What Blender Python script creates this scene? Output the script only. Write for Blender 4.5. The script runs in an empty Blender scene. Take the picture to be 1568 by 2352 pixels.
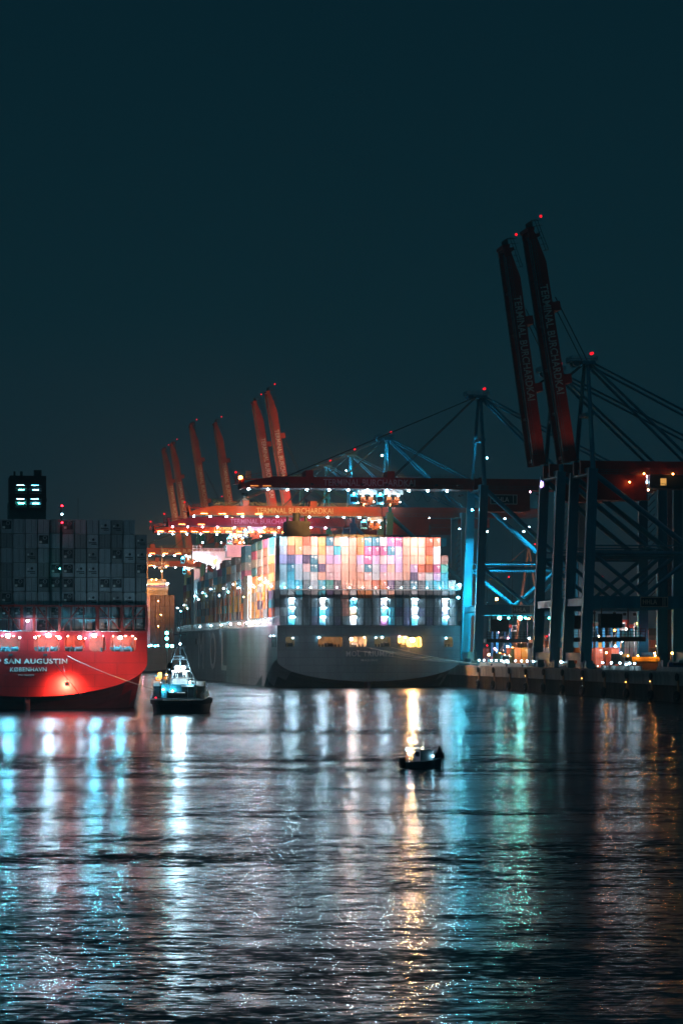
HAZE = 0.00022
import bpy, math, random
from mathutils import Vector, Matrix

random.seed(11)
R = math.radians
FOC, PX, HY, CH = 6000.0, 784.0, 1490.0, 12.5   # lens in photo units, its centre column, its horizon row, eye height
TH = R(9.0)                                      # heading of the quay and of both moored ships
AX = Vector((-math.sin(TH), math.cos(TH), 0))    # along the quay, away from the camera
BX = Vector((math.cos(TH), math.sin(TH), 0))     # landward / starboard
QZ = 7.0                                         # top of the quay

sc = bpy.context.scene
COL = sc.collection


def P(x, y, Y):
    """world point seen at photo position x, y at distance Y"""
    return Vector(((x - PX) * Y / FOC, Y, CH - (y - HY) * Y / FOC))


def rail(Y, off=0.0):
    return Vector((176.1 - .1584 * Y, Y, 0)) + BX * off


# ------------------------------------------------------------------ object helpers
def tag(o, label=None, cat=None, group=None, kind=None):
    if label: o['label'] = label
    if cat: o['category'] = cat
    if group: o['group'] = group
    if kind: o['kind'] = kind
    return o


def link(name, data, parent=None, loc=None, rot=None):
    o = bpy.data.objects.new(name, data)
    COL.objects.link(o)
    if parent is not None: o.parent = parent
    if loc is not None: o.location = loc
    if rot is not None: o.rotation_euler = rot
    return o


def empty(name, loc=(0, 0, 0), rz=0.0):
    o = link(name, None, None, loc, (0, 0, rz))
    o.empty_display_size = 1
    return o


ICO = []
_t = (1 + 5 ** .5) / 2
for s1 in (-1, 1):
    for s2 in (-1, 1):
        ICO += [Vector((0, s1, s2 * _t)), Vector((s1, s2 * _t, 0)), Vector((s2 * _t, 0, s1))]
ICO = [v.normalized() for v in ICO]
ICOF = []
for i in range(12):
    for j in range(i + 1, 12):
        for k in range(j + 1, 12):
            a, b, c = ICO[i], ICO[j], ICO[k]
            if (a - b).length < 1.1 and (b - c).length < 1.1 and (a - c).length < 1.1:
                ICOF.append((i, j, k) if (b - a).cross(c - a).dot(a) > 0 else (i, k, j))


class MB:
    """collects shapes, links them as one mesh object"""
    def __init__(s):
        s.v, s.f, s.m, s.sm = [], [], [], []

    def add(s, vs, fs, mi=0, smooth=False):
        b = len(s.v)
        s.v += [tuple(v) for v in vs]
        for f in fs:
            s.f.append(tuple(b + i for i in f)); s.m.append(mi); s.sm.append(smooth)
        return s

    def box(s, c, d, mi=0, rz=0.0, mtx=None):
        hx, hy, hz = d[0] / 2, d[1] / 2, d[2] / 2
        vs = [Vector((x, y, z)) for x in (-hx, hx) for y in (-hy, hy) for z in (-hz, hz)]
        if rz: vs = [Matrix.Rotation(rz, 3, 'Z') @ v for v in vs]
        if mtx is not None: vs = [mtx @ v for v in vs]
        c = Vector(c)
        return s.add([c + v for v in vs], [(0, 1, 3, 2), (4, 6, 7, 5), (0, 4, 5, 1), (2, 3, 7, 6), (0, 2, 6, 4), (1, 5, 7, 3)], mi)

    def bx(s, x0, x1, y0, y1, z0, z1, mi=0):
        return s.box(((x0 + x1) / 2, (y0 + y1) / 2, (z0 + z1) / 2), (abs(x1 - x0), abs(y1 - y0), abs(z1 - z0)), mi)

    def bar(s, p, q, w, h=None, mi=0, w2=None, h2=None):
        """rectangular bar from p to q: w wide across, h tall (up-ish)"""
        p, q = Vector(p), Vector(q); h = w if h is None else h
        w2 = w if w2 is None else w2; h2 = h if h2 is None else h2
        d = (q - p).normalized()
        up = Vector((0, 0, 1)) if abs(d.z) < .95 else Vector((1, 0, 0))
        a = d.cross(up).normalized(); b = a.cross(d).normalized()
        vs = [p - a * w / 2 - b * h / 2, p + a * w / 2 - b * h / 2, p + a * w / 2 + b * h / 2, p - a * w / 2 + b * h / 2,
              q - a * w2 / 2 - b * h2 / 2, q + a * w2 / 2 - b * h2 / 2, q + a * w2 / 2 + b * h2 / 2, q - a * w2 / 2 + b * h2 / 2]
        return s.add(vs, [(3, 2, 1, 0), (4, 5, 6, 7), (0, 1, 5, 4), (1, 2, 6, 5), (2, 3, 7, 6), (3, 0, 4, 7)], mi)

    def tube(s, p, q, r, r2=None, n=8, mi=0, smooth=True):
        p, q = Vector(p), Vector(q); r2 = r if r2 is None else r2
        d = (q - p).normalized()
        up = Vector((0, 0, 1)) if abs(d.z) < .95 else Vector((1, 0, 0))
        a = d.cross(up).normalized(); b = a.cross(d).normalized()
        vs = []
        for c, rr in ((p, r), (q, r2)):
            for i in range(n):
                t = 2 * math.pi * i / n
                vs.append(c + a * math.cos(t) * rr + b * math.sin(t) * rr)
        s.add(vs, [(i, (i + 1) % n, n + (i + 1) % n, n + i) for i in range(n)], mi, smooth)
        s.add(vs[:n], [tuple(range(n))[::-1]], mi); s.add(vs[n:], [tuple(range(n))], mi)
        return s

    def line(s, pts, r, n=5, mi=0):
        for a, b in zip(pts, pts[1:]): s.tube(a, b, r, n=n, mi=mi)
        return s

    def ico(s, c, r, mi=0, sc=(1, 1, 1)):
        c = Vector(c)
        return s.add([c + Vector((v.x * r * sc[0], v.y * r * sc[1], v.z * r * sc[2])) for v in ICO], ICOF, mi, True)

    def torus(s, c, axis, Rr, r, n=16, m=6, mi=0):
        c, ax = Vector(c), Vector(axis).normalized()
        up = Vector((0, 0, 1)) if abs(ax.z) < .9 else Vector((1, 0, 0))
        a = ax.cross(up).normalized(); b = ax.cross(a)
        vs = []
        for i in range(n):
            t = 2 * math.pi * i / n; d = a * math.cos(t) + b * math.sin(t)
            for j in range(m):
                u = 2 * math.pi * j / m
                vs.append(c + d * (Rr + r * math.cos(u)) + ax * r * math.sin(u))
        return s.add(vs, [(i * m + j, ((i + 1) % n) * m + j, ((i + 1) % n) * m + (j + 1) % m, i * m + (j + 1) % m) for i in range(n) for j in range(m)], mi, True)

    def prism(s, poly, y0, y1, mi=0):
        """polygon in x,z pushed along y"""
        n = len(poly)
        vs = [(x, y0, z) for x, z in poly] + [(x, y1, z) for x, z in poly]
        return s.add(vs, [tuple(range(n)), tuple(range(2 * n - 1, n - 1, -1))] + [(i, n + i, n + (i + 1) % n, (i + 1) % n) for i in range(n)], mi)

    def rail(s, pts, h=1.1, mi=0, step=2.0, r=.035, n=4, mids=2):
        for p, q in zip(pts, pts[1:]):
            p, q = Vector(p), Vector(q); L = (q - p).length; k = max(1, round(L / step))
            for i in range(k + 1):
                a = p + (q - p) * i / k
                s.bar(a, a + Vector((0, 0, h)), 2 * r, 2 * r, mi)
            for j in range(1, mids + 1):
                z = Vector((0, 0, h * j / mids))
                s.bar(p + z, q + z, 2 * r, 2 * r, mi)
        return s

    def mesh(s, name, mats):
        me = bpy.data.meshes.new(name)
        me.from_pydata(s.v, [], s.f)
        for m in (mats if isinstance(mats, (list, tuple)) else [mats]): me.materials.append(m)
        me.polygons.foreach_set('material_index', s.m)
        me.polygons.foreach_set('use_smooth', s.sm)
        me.update()
        return me

    def build(s, name, mats, parent=None, loc=None, rot=None):
        return link(name, s.mesh(name, mats), parent, loc, rot)


# ------------------------------------------------------------------ materials
MC = {}


def mat(name, col, rough=.55, metal=0.0, dirt=.25, scale=.6, spec=.4, streak=False, rnd=False, plates=False):
    """painted surface with procedural wear: blotches and (streak) vertical runs"""
    if name in MC: return MC[name]
    m = bpy.data.materials.new(name); m.use_nodes = True; MC[name] = m
    nt = m.node_tree; N = nt.nodes; L = nt.links
    b = N['Principled BSDF']
    b.inputs['Roughness'].default_value = rough
    b.inputs['Metallic'].default_value = metal
    b.inputs['Specular IOR Level'].default_value = spec
    if dirt <= 0:
        b.inputs['Base Color'].default_value = (*col, 1); return m
    tc = N.new('ShaderNodeTexCoord'); mp = N.new('ShaderNodeMapping')
    src = tc.outputs['Object']
    if rnd:
        oi = N.new('ShaderNodeObjectInfo'); ad = N.new('ShaderNodeVectorMath'); ad.operation = 'MULTIPLY_ADD'
        cb = N.new('ShaderNodeCombineXYZ')
        for i in range(3): L.new(oi.outputs['Random'], cb.inputs[i])
        L.new(cb.outputs[0], ad.inputs[0]); ad.inputs[1].default_value = (90, 70, 50); L.new(src, ad.inputs[2]); src = ad.outputs[0]
    L.new(src, mp.inputs[0])
    if streak: mp.inputs['Scale'].default_value = (1, 1, .16)
    n = N.new('ShaderNodeTexNoise'); n.inputs['Scale'].default_value = scale; n.inputs['Detail'].default_value = 6; n.inputs['Roughness'].default_value = .65
    L.new(mp.outputs[0], n.inputs['Vector'])
    r = N.new('ShaderNodeValToRGB'); r.color_ramp.elements[0].position = .36; r.color_ramp.elements[1].position = .66
    r.color_ramp.elements[0].color = (1 - dirt, 1 - dirt, 1 - dirt * .95, 1); r.color_ramp.elements[1].color = (1, 1, 1, 1)
    L.new(n.outputs['Fac'], r.inputs[0])
    mx = N.new('ShaderNodeMix'); mx.data_type = 'RGBA'; mx.blend_type = 'MULTIPLY'; mx.inputs[0].default_value = 1
    mx.inputs[6].default_value = (*col, 1); L.new(r.outputs[0], mx.inputs[7])
    out = mx.outputs[2]
    if plates:                                   # welded plate seams and rust runs
        sp = N.new('ShaderNodeSeparateXYZ'); L.new(tc.outputs['Object'], sp.inputs[0])
        ad = N.new('ShaderNodeMath'); ad.operation = 'ADD'; L.new(sp.outputs[0], ad.inputs[0]); L.new(sp.outputs[1], ad.inputs[1])
        cb = N.new('ShaderNodeCombineXYZ'); L.new(ad.outputs[0], cb.inputs[0]); L.new(sp.outputs[2], cb.inputs[1])
        bk = N.new('ShaderNodeTexBrick'); bk.inputs['Scale'].default_value = 1; bk.inputs['Brick Width'].default_value = 9; bk.inputs['Row Height'].default_value = 2.4
        bk.inputs['Mortar Size'].default_value = .10; bk.inputs['Mortar Smooth'].default_value = .5
        bk.inputs['Color1'].default_value = (1, 1, 1, 1); bk.inputs['Color2'].default_value = (.88, .88, .88, 1); bk.inputs['Mortar'].default_value = (.62, .62, .62, 1)
        L.new(cb.outputs[0], bk.inputs['Vector'])
        m2 = N.new('ShaderNodeMix'); m2.data_type = 'RGBA'; m2.blend_type = 'MULTIPLY'; m2.inputs[0].default_value = 1; L.new(out, m2.inputs[6]); L.new(bk.outputs['Color'], m2.inputs[7])
        mp2 = N.new('ShaderNodeMapping'); mp2.inputs['Scale'].default_value = (.9, .07, 1); L.new(cb.outputs[0], mp2.inputs[0])
        n2 = N.new('ShaderNodeTexNoise'); n2.inputs['Scale'].default_value = 1; n2.inputs['Detail'].default_value = 4; L.new(mp2.outputs[0], n2.inputs['Vector'])
        r2 = N.new('ShaderNodeMapRange'); r2.inputs[1].default_value = .60; r2.inputs[2].default_value = .74; r2.inputs[4].default_value = .45; L.new(n2.outputs['Fac'], r2.inputs[0])
        m3 = N.new('ShaderNodeMix'); m3.data_type = 'RGBA'; L.new(r2.outputs[0], m3.inputs[0]); L.new(m2.outputs[2], m3.inputs[6]); m3.inputs[7].default_value = (col[0] * .35 + .05, col[1] * .35 + .015, col[2] * .35 + .008, 1)
        out = m3.outputs[2]
    L.new(out, b.inputs['Base Color'])
    mr = N.new('ShaderNodeMapRange'); mr.inputs[3].default_value = min(1, rough + .15); mr.inputs[4].default_value = max(.05, rough - .1)
    L.new(n.outputs['Fac'], mr.inputs[0]); L.new(mr.outputs[0], b.inputs['Roughness'])
    return m


def emi(name, col, s):
    k = name + '_%g' % s
    if k in MC: return MC[k]
    m = bpy.data.materials.new(k); m.use_nodes = True; MC[k] = m
    nt = m.node_tree; nt.nodes.remove(nt.nodes['Principled BSDF'])
    e = nt.nodes.new('ShaderNodeEmission'); e.inputs[0].default_value = (*col, 1); e.inputs[1].default_value = s
    nt.links.new(e.outputs[0], nt.nodes['Material Output'].inputs[0])
    return m


LC = {'white': (.50, .82, 1.0), 'cyan': (.12, .72, 1.0), 'teal': (.10, .85, .75), 'warm': (1, .72, .40), 'sodium': (1, .38, .08),
      'pink': (1, .42, .62), 'red': (1, .008, .02), 'cold': (.34, .77, 1.0), 'green': (.05, 1, .55), 'salmon': (1, .52, .36), 'orange': (1, .45, .12), 'magenta': (1, .22, .55), 'rose': (1, .78, .76), 'yellow': (1, .86, .30)}
M_DARK = mat('dark_fittings', (.02, .03, .035), .6, dirt=.3)


def lamp_mesh(col, power, r=.35, hood=True, up=False):
    k = ('lampmesh', col, power, r, hood, up)
    if k in MC: return MC[k]
    S = power / (math.pi * 4 * math.pi * r * r)
    m = MB(); m.ico((0, 0, 0), r, 1)
    if hood:
        z = r * 1.05 * (-1 if up else 1)
        m.box((0, 0, z), (r * 2.2, r * 2.2, r * .5), 0)
        m.bar((0, r * .6, z), (0, r * 2.6, z), r * .4, r * .4, 0)
    MC[k] = m.mesh('lamp', [M_DARK, emi('lamp_' + col, LC[col], round(S, 3))])
    return MC[k]


def lamp(name, loc, col='white', power=400, r=.35, parent=None, hood=True, up=False, rz=0):
    return link(name, lamp_mesh(col, power, r, hood, up), parent, loc, (0, 0, rz))


def tube_lamp(name, loc, size, col, power, parent=None):
    A = 2 * (size[0] * size[1] + size[1] * size[2] + size[0] * size[2])
    k = ('tubelamp', col, power, tuple(size))
    if k not in MC:
        m = MB(); m.box((0, 0, 0), size, 1); m.box((0, .0, size[2] * .8), (size[0] * 1.06, size[1] * 1.5, size[2] * .5), 0)
        MC[k] = m.mesh('tube_lamp', [M_DARK, emi('lamp_' + col, LC[col], round(power / (math.pi * A), 3))])
    return link(name, MC[k], parent, loc)


def spot(name, loc, target, power, col='white', ang=70, blend=.6, parent=None, r=.3):
    k = ('floodmesh',)
    if k not in MC:
        m = MB(); m.box((0, 0, .38), (.9, .7, .35), 0); m.box((0, 0, .6), (.2, .9, .12), 0)
        MC[k] = m.mesh('floodlight_housing', [M_DARK])
    ld = bpy.data.lights.new(name, 'SPOT'); ld.energy = power; ld.color = LC[col]; ld.spot_size = R(ang); ld.spot_blend = blend; ld.shadow_soft_size = r
    h = link(name, MC[k], parent, loc)
    d = Vector(target) - Vector(loc)
    h.rotation_euler = d.to_track_quat('-Z', 'Y').to_euler()
    link(name + '_beam', ld, h)
    return h


_txt = {}


def text_mesh(body, width, height, m, ext=.03, bold=0.0, sp=1.0):
    k = (body, width, height, m.name)
    if k in _txt: return _txt[k]
    cu = bpy.data.curves.new('lettering', 'FONT'); cu.body = body; cu.extrude = .01; cu.align_x = 'CENTER'; cu.offset = bold; cu.space_character = sp
    cu.resolution_u = 3
    o = bpy.data.objects.new('tmp', cu); COL.objects.link(o)
    dg = bpy.context.evaluated_depsgraph_get()
    me = bpy.data.meshes.new_from_object(o.evaluated_get(dg))
    bpy.data.objects.remove(o)
    xs = [v.co.x for v in me.vertices]; ys = [v.co.y for v in me.vertices]
    cx, cy = (min(xs) + max(xs)) / 2, (min(ys) + max(ys)) / 2
    sx = width / (max(xs) - min(xs)); sy = height / (max(ys) - min(ys)) if height else sx
    for v in me.vertices: v.co = ((v.co.x - cx) * sx, (v.co.y - cy) * sy, v.co.z / .01 * ext)
    me.name = 'lettering'; me.materials.clear(); me.materials.append(m)
    _txt[k] = me
    return me


def text(body, loc, width, height, m, parent, facing='aft', bold=0.0, sp=1.0):
    """facing aft = towards -y, port = towards -x"""
    o = link('lettering', text_mesh(body, width, height, m, bold=bold, sp=sp), parent)
    rot = Matrix(((1, 0, 0), (0, 0, -1), (0, 1, 0))) if facing == 'aft' else Matrix(((0, 0, -1), (-1, 0, 0), (0, 1, 0)))
    o.matrix_local = Matrix.Translation(loc) @ rot.to_4x4()
    return o


# ------------------------------------------------------------------ palette
M_BLUE = mat('crane_blue_paint', (.010, .25, .36), .45, dirt=.35, scale=.35, streak=True)
M_RED = mat('crane_red_paint', (.46, .036, .022), .5, dirt=.3, scale=.3)
M_LETTER = mat('white_letter_paint', (.75, .72, .66), .6, dirt=.12, scale=1.5)
M_STEEL = mat('bare_steel', (.22, .23, .24), .5, .3, dirt=.4, scale=1.2)
M_WHITE = mat('white_ship_paint', (.78, .78, .76), .45, dirt=.15, scale=.8, streak=True)
M_GREYHULL = mat('grey_hull_paint', (.30, .325, .35), .5, dirt=.32, scale=.16, streak=True, plates=True)
M_BOOT = mat('dark_boot_topping', (.03, .045, .05), .5, dirt=.3, scale=.3)
M_REDHULL = mat('red_hull_paint', (.52, .010, .011), .6, dirt=.35, scale=.2, streak=True, spec=.15, plates=True)
M_REDBOOT = mat('dull_red_antifouling', (.13, .02, .03), .6, dirt=.4, scale=.3)
M_RACK = mat('lashing_bridge_grey', (.10, .11, .12), .6, dirt=.4, scale=1)
M_REDRACK = mat('red_lashing_bridge', (.42, .04, .03), .55, dirt=.4, scale=1)
M_YELLOWISH = mat('cream_deck_paint', (.66, .60, .42), .6, dirt=.35, scale=.8)
M_CONC = mat('quay_concrete', (.44, .43, .40), .85, dirt=.45, scale=.35, streak=True)
M_ASPH = mat('quay_asphalt', (.055, .055, .055), .85, dirt=.4, scale=.15)
M_PILE = mat('sheet_pile_steel', (.12, .105, .095), .7, .2, dirt=.5, scale=.8, streak=True)
M_RUBBER = mat('black_rubber', (.02, .02, .02), .75, dirt=.3, scale=2)
M_ROPE = mat('pale_rope', (.62, .60, .55), .8, dirt=.3, scale=3)
M_GLASS = mat('dark_glass', (.01, .015, .02), .12, dirt=0, spec=.8)
# ------------------------------------------------------------------ world, camera, sun
w = bpy.data.worlds.new('World'); sc.world = w; w.use_nodes = True
nt = w.node_tree; N = nt.nodes; L = nt.links
bg = N['Background']
sky = N.new('ShaderNodeTexSky'); sky.sky_type = 'NISHITA'; sky.sun_disc = False; sky.sun_elevation = R(-4); sky.sun_rotation = R(200)
geo = N.new('ShaderNodeTexCoord'); sep = N.new('ShaderNodeSeparateXYZ'); L.new(geo.outputs['Generated'], sep.inputs[0])
ramp = N.new('ShaderNodeValToRGB')
for e, (p, c) in zip([ramp.color_ramp.elements[0], ramp.color_ramp.elements[1]], [(0, (.0068, .0212, .0330, 1)), (1, (.0040, .0330, .0480, 1))]): e.position = p; e.color = c
for p, c in ((.05, (.0048, .0218, .0318, 1)), (.13, (.0028, .0190, .0275, 1)), (.27, (.0015, .0140, .0225, 1))):
    e = ramp.color_ramp.elements.new(p); e.color = c
L.new(sep.outputs['Z'], ramp.inputs[0])
mul = N.new('ShaderNodeMix'); mul.data_type = 'RGBA'; mul.blend_type = 'MULTIPLY'; mul.inputs[0].default_value = 1
mul.inputs[7].default_value = (.02, .06, .08, 1); L.new(sky.outputs[0], mul.inputs[6])
add = N.new('ShaderNodeMix'); add.data_type = 'RGBA'; add.blend_type = 'ADD'; add.inputs[0].default_value = 1
L.new(ramp.outputs[0], add.inputs[6]); L.new(mul.outputs[2], add.inputs[7])
L.new(add.outputs[2], bg.inputs[0]); bg.inputs[1].default_value = 1.0

cd = bpy.data.cameras.new('camera'); cam = link('camera', cd, None, (0, 0, CH), (R(90), 0, 0))
cd.sensor_fit = 'HORIZONTAL'; cd.sensor_width = 24; cd.lens = 24 * FOC / 1568
cd.shift_y = (HY - 1176) / 1568
cd.clip_start = 1; cd.clip_end = 20000
sc.camera = cam

sd = bpy.data.lights.new('added_fill_sun', 'SUN'); sd.energy = .045; sd.angle = R(3); sd.color = (.3, .8, 1)  # added dim teal fill for the camera-facing sides, no real source
link('added_fill_sun', sd, None, (0, 0, 300), (R(48), 0, R(-35)))

vs = sc.view_settings; vs.view_transform = 'Standard'; vs.look = 'None'; vs.exposure = 0; vs.gamma = 1
cy = sc.cycles
cy.use_denoising = True; cy.use_light_tree = True; cy.max_bounces = 5; cy.diffuse_bounces = 2; cy.glossy_bounces = 3; cy.transmission_bounces = 2
cy.volume_bounces = 0; cy.sample_clamp_indirect = 4; cy.sample_clamp_direct = 400; cy.caustics_reflective = False; cy.caustics_refractive = False
cy.blur_glossy = .3

# ------------------------------------------------------------------ water
def make_water():
    m = bpy.data.materials.new('river_water'); m.use_nodes = True
    nt = m.node_tree; N = nt.nodes; L = nt.links; b = N['Principled BSDF']
    b.inputs['Base Color'].default_value = (.002, .010, .014, 1); b.inputs['Roughness'].default_value = .17
    b.inputs['IOR'].default_value = 1.3; b.inputs['Specular IOR Level'].default_value = .42; b.inputs['Specular Tint'].default_value = (.46, .88, 1, 1)
    tc = N.new('ShaderNodeTexCoord')
    def noise(sx, sy, det, rot=0, dist=0.0, rough=.55):
        mp = N.new('ShaderNodeMapping'); mp.inputs['Scale'].default_value = (sx, sy, 1); mp.inputs['Rotation'].default_value = (0, 0, R(rot))
        L.new(tc.outputs['Object'], mp.inputs[0])
        n = N.new('ShaderNodeTexNoise'); n.inputs['Scale'].default_value = 1; n.inputs['Detail'].default_value = det
        n.inputs['Distortion'].default_value = dist; n.inputs['Roughness'].default_value = rough
        L.new(mp.outputs[0], n.inputs['Vector']); return n.outputs['Fac']
    def math_(op, a, b_):
        n = N.new('ShaderNodeMath'); n.operation = op
        for i, v in enumerate((a, b_)):
            if isinstance(v, (int, float)): n.inputs[i].default_value = v
            else: L.new(v, n.inputs[i])
        return n.outputs[0]
    # wave slopes, each octave a field of its own: x slope and y slope come from two channels of the noise
    def slope(sx, sy, det, rot, dist, ax, ay, off, rough=.55):
        mp = N.new('ShaderNodeMapping'); mp.inputs['Scale'].default_value = (sx, sy, 1); mp.inputs['Rotation'].default_value = (0, 0, R(rot)); mp.inputs['Location'].default_value = (off, off * .7, 0)
        L.new(tc.outputs['Object'], mp.inputs[0])
        n = N.new('ShaderNodeTexNoise'); n.inputs['Scale'].default_value = 1; n.inputs['Detail'].default_value = det
        n.inputs['Distortion'].default_value = dist; n.inputs['Roughness'].default_value = rough
        L.new(mp.outputs[0], n.inputs['Vector'])
        v = N.new('ShaderNodeVectorMath'); v.operation = 'MULTIPLY_ADD'; L.new(n.outputs['Color'], v.inputs[0])
        v.inputs[1].default_value = (ax, ay, 0); v.inputs[2].default_value = (-ax / 2, -ay / 2, 0); return v.outputs[0]
    def vadd(a, b_):
        v = N.new('ShaderNodeVectorMath'); v.operation = 'ADD'; L.new(a, v.inputs[0]); L.new(b_, v.inputs[1]); return v.outputs[0]
    sl = vadd(vadd(vadd(slope(.014, .055, 2, -2, .4, .05 * WAVE, .34 * WAVE, 7, .6), slope(.085, .24, 2, 5, .3, .09 * WAVE, .22 * WAVE, 3)), slope(.45, 1.45, 3, -7, .5, .25 * WAVE, .52 * WAVE, 17)), slope(1.7, 4.6, 3, 4, .5, .34 * WAVE, .66 * WAVE, 41))
    calm = noise(.005, .024, 3, 3)                       # long bands of calmer and rougher water
    mr = N.new('ShaderNodeMapRange'); mr.inputs[1].default_value = .40; mr.inputs[2].default_value = .60; mr.inputs[3].default_value = .25; mr.inputs[4].default_value = 1.35
    L.new(calm, mr.inputs[0])
    sc_ = N.new('ShaderNodeVectorMath'); sc_.operation = 'SCALE'; L.new(sl, sc_.inputs[0]); L.new(mr.outputs[0], sc_.inputs['Scale'])
    up = N.new('ShaderNodeVectorMath'); up.operation = 'ADD'; up.inputs[1].default_value = (0, 0, 1); L.new(sc_.outputs[0], up.inputs[0])
    nn = N.new('ShaderNodeVectorMath'); nn.operation = 'NORMALIZE'; L.new(up.outputs[0], nn.inputs[0]); L.new(nn.outputs[0], b.inputs['Normal'])
    mb = MB(); mb.add([(-6000, -200, 0), (6000, -200, 0), (6000, 9000, 0), (-6000, 9000, 0)], [(0, 1, 2, 3)])
    o = mb.build('water', m); tag(o, 'dark rippled river water full of coloured light streaks', 'water', kind='structure')

WAVE = 1.6
make_water()

# ------------------------------------------------------------------ quay
def edge(Y, off=0.0): return rail(Y, -2.5 + off)

def quay_pt(d, off, z):      # d metres along the quay from its Y=560 point, off landward of the edge
    p = edge(560) + AX * d + BX * off; return Vector((p.x, p.y, z))
QROT = TH
q0 = edge(430); qL = 2600.0
def qframe(name, y=0.0): return link(name, None, None, (q0.x, q0.y, 0), (0, 0, TH))
mb = MB(); mb.bx(.0, 1400, 0, qL, 6.5, QZ)
g = mb.build('quay_ground', M_ASPH, None, (q0.x, q0.y, 0), (0, 0, TH)); tag(g, 'dark asphalt apron of the container quay', 'ground', kind='structure')
wl = empty('quay_wall', (q0.x, q0.y, 0), TH); tag(wl, 'grey concrete capped sheet pile quay wall above the dark water', 'quay wall')
mb = MB()
d = 0
while d < 1500:
    mb.bx(-.004, 1.6, d + .06, d + 21.94, 3.9, QZ + .12); mb.bx(-.25, .0, d + .06, d + 21.94, 6.3, QZ + .02); d += 22
mb.build('concrete_cap', M_CONC, wl)
mb = MB(); n = 0
pts = []
y = 0.0
while y < 900:
    for xx, yy in ((.9, 0), (.9, .45), (.5, .6), (.5, 1.05)): pts.append((xx, y + yy))
    y += 1.2
vsx = [(a, b, -2) for a, b in pts] + [(a, b, 3.95) for a, b in pts]; n = len(pts)
mb.add(vsx, [(i, n + i, n + i + 1, i + 1) for i in range(n - 1)])
mb.bx(.55, 1.5, 900, qL, -2, 3.95)
mb.bx(1.2, 3, 0, 900, -2, 3.9)
mb.build('sheet_piles', M_PILE, wl)

ords = ['first', 'second', 'third', 'fourth', 'fifth', 'sixth', 'seventh', 'eighth', 'ninth', 'tenth', 'eleventh', 'twelfth', 'thirteenth', 'fourteenth', 'fifteenth', 'sixteenth', 'seventeenth', 'eighteenth', 'nineteenth', 'twentieth', 'twenty-first', 'twenty-second', 'twenty-third', 'twenty-fourth', 'twenty-fifth', 'twenty-sixth', 'twenty-seventh', 'twenty-eighth', 'twenty-ninth', 'thirtieth']

M_FPOST = mat('orange_lit_fender_post', (.50, .26, .12), .7, dirt=.5, scale=1.5)  # orange lamplight on the posts put into their colour
for i in range(11):
    Y = 822 - 21.8 * i
    p = edge(Y)
    t = empty('fender', (p.x, p.y, 0), TH)
    tag(t, 'black rubber quay fender with steel post, %s from the grey stern along the wall' % ords[i], 'fender', 'fenders hung along the quay wall')
    if i in (3, 6, 8, 9): lamp('ladder_lamp', (-.45, .9, (4.6, 5.2, 4.2)[i % 3]), 'sodium', 12, .11, t)
    m = MB(); m.torus((-.55, 0, 5.9), (1, 0, 0), .62, .32); m.build('upper_tyre', M_RUBBER, t)
    m = MB(); m.torus((-.6, 0, 1.4), (1, .15, 0), .95, .42); m.tube((-.1, 0, 1.4), (-1.1, 0, 1.4), .35, n=10); m.build('lower_tyre', M_RUBBER, t)
    m = MB(); m.box((-.2, .1, 3.5), (.35, .9, 3.4)); m.tube((-.35, -.25, 2), (-.35, -.25, 5.6), .06); m.build('post', M_FPOST, t)

# low guard wall with lamps along the quay edge
M_PALEW = mat('pale_barrier_paint', (.62, .62, .60), .7, dirt=.3, scale=1.2, streak=True)
def guard(Ya, Yb, n, lab, ylist, pw=110, col='white'):
    a = edge(Ya, .9)
    t = empty('guard_wall', (a.x, a.y, QZ + .12), TH)
    tag(t, lab, 'guard wall')
    L_ = (Ya - Yb) / math.cos(TH)
    k = max(2, round(L_ / 4))
    m = MB()
    for i in range(k):
        m.bx(-.15, .25, -L_ * (i + 1) / k + .12, -L_ * i / k - .12, 0, 1.05)
        m.bx(-.3, .4, -L_ * (i + 1) / k + .12, -L_ * i / k - .12, 0, .25)
    m.build('barrier', M_PALEW, t)
    for Y in ylist:
        dd = -(Ya - Y) / math.cos(TH)
        q = MB(); q.tube((.9, dd, 0), (.9, dd, 1.9), .06); q.bar((.9, dd, 1.9), (-.75, dd, 1.95), .1); q.build('lamp_bracket', M_STEEL, t)
        lamp('wall_lamp', (-.8, dd, 1.75), col, pw, .3, t)
YE = lambda x: 1041600 / (x + 166.4)
guard(YE(1090), YE(1228), 0, 'pale concrete barrier with a row of white lamps beside the grey stern', [YE(x) for x in (1099, 1110, 1127, 1138, 1150, 1162, 1182, 1196, 1209, 1223)], 110)
guard(YE(1372), YE(1464), 0, 'pale concrete barrier with five white lamps before the straddle carrier', [YE(x) for x in (1382, 1402, 1422, 1444, 1455)], 130)
guard(YE(1282), YE(1292), 0, 'short barrier stub with a single white lamp between the dark crane legs', [YE(1287)], 300)
guard(YE(1500), YE(1620), 0, 'pinkish pale railing barrier at the right end of the quay', [], 300)
# ------------------------------------------------------------------ ships
def hull_curve(B, zs, zb, x):
    return zs - (zs - zb) * math.sqrt(max(0, 1 - (x / B) ** 2))


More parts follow.
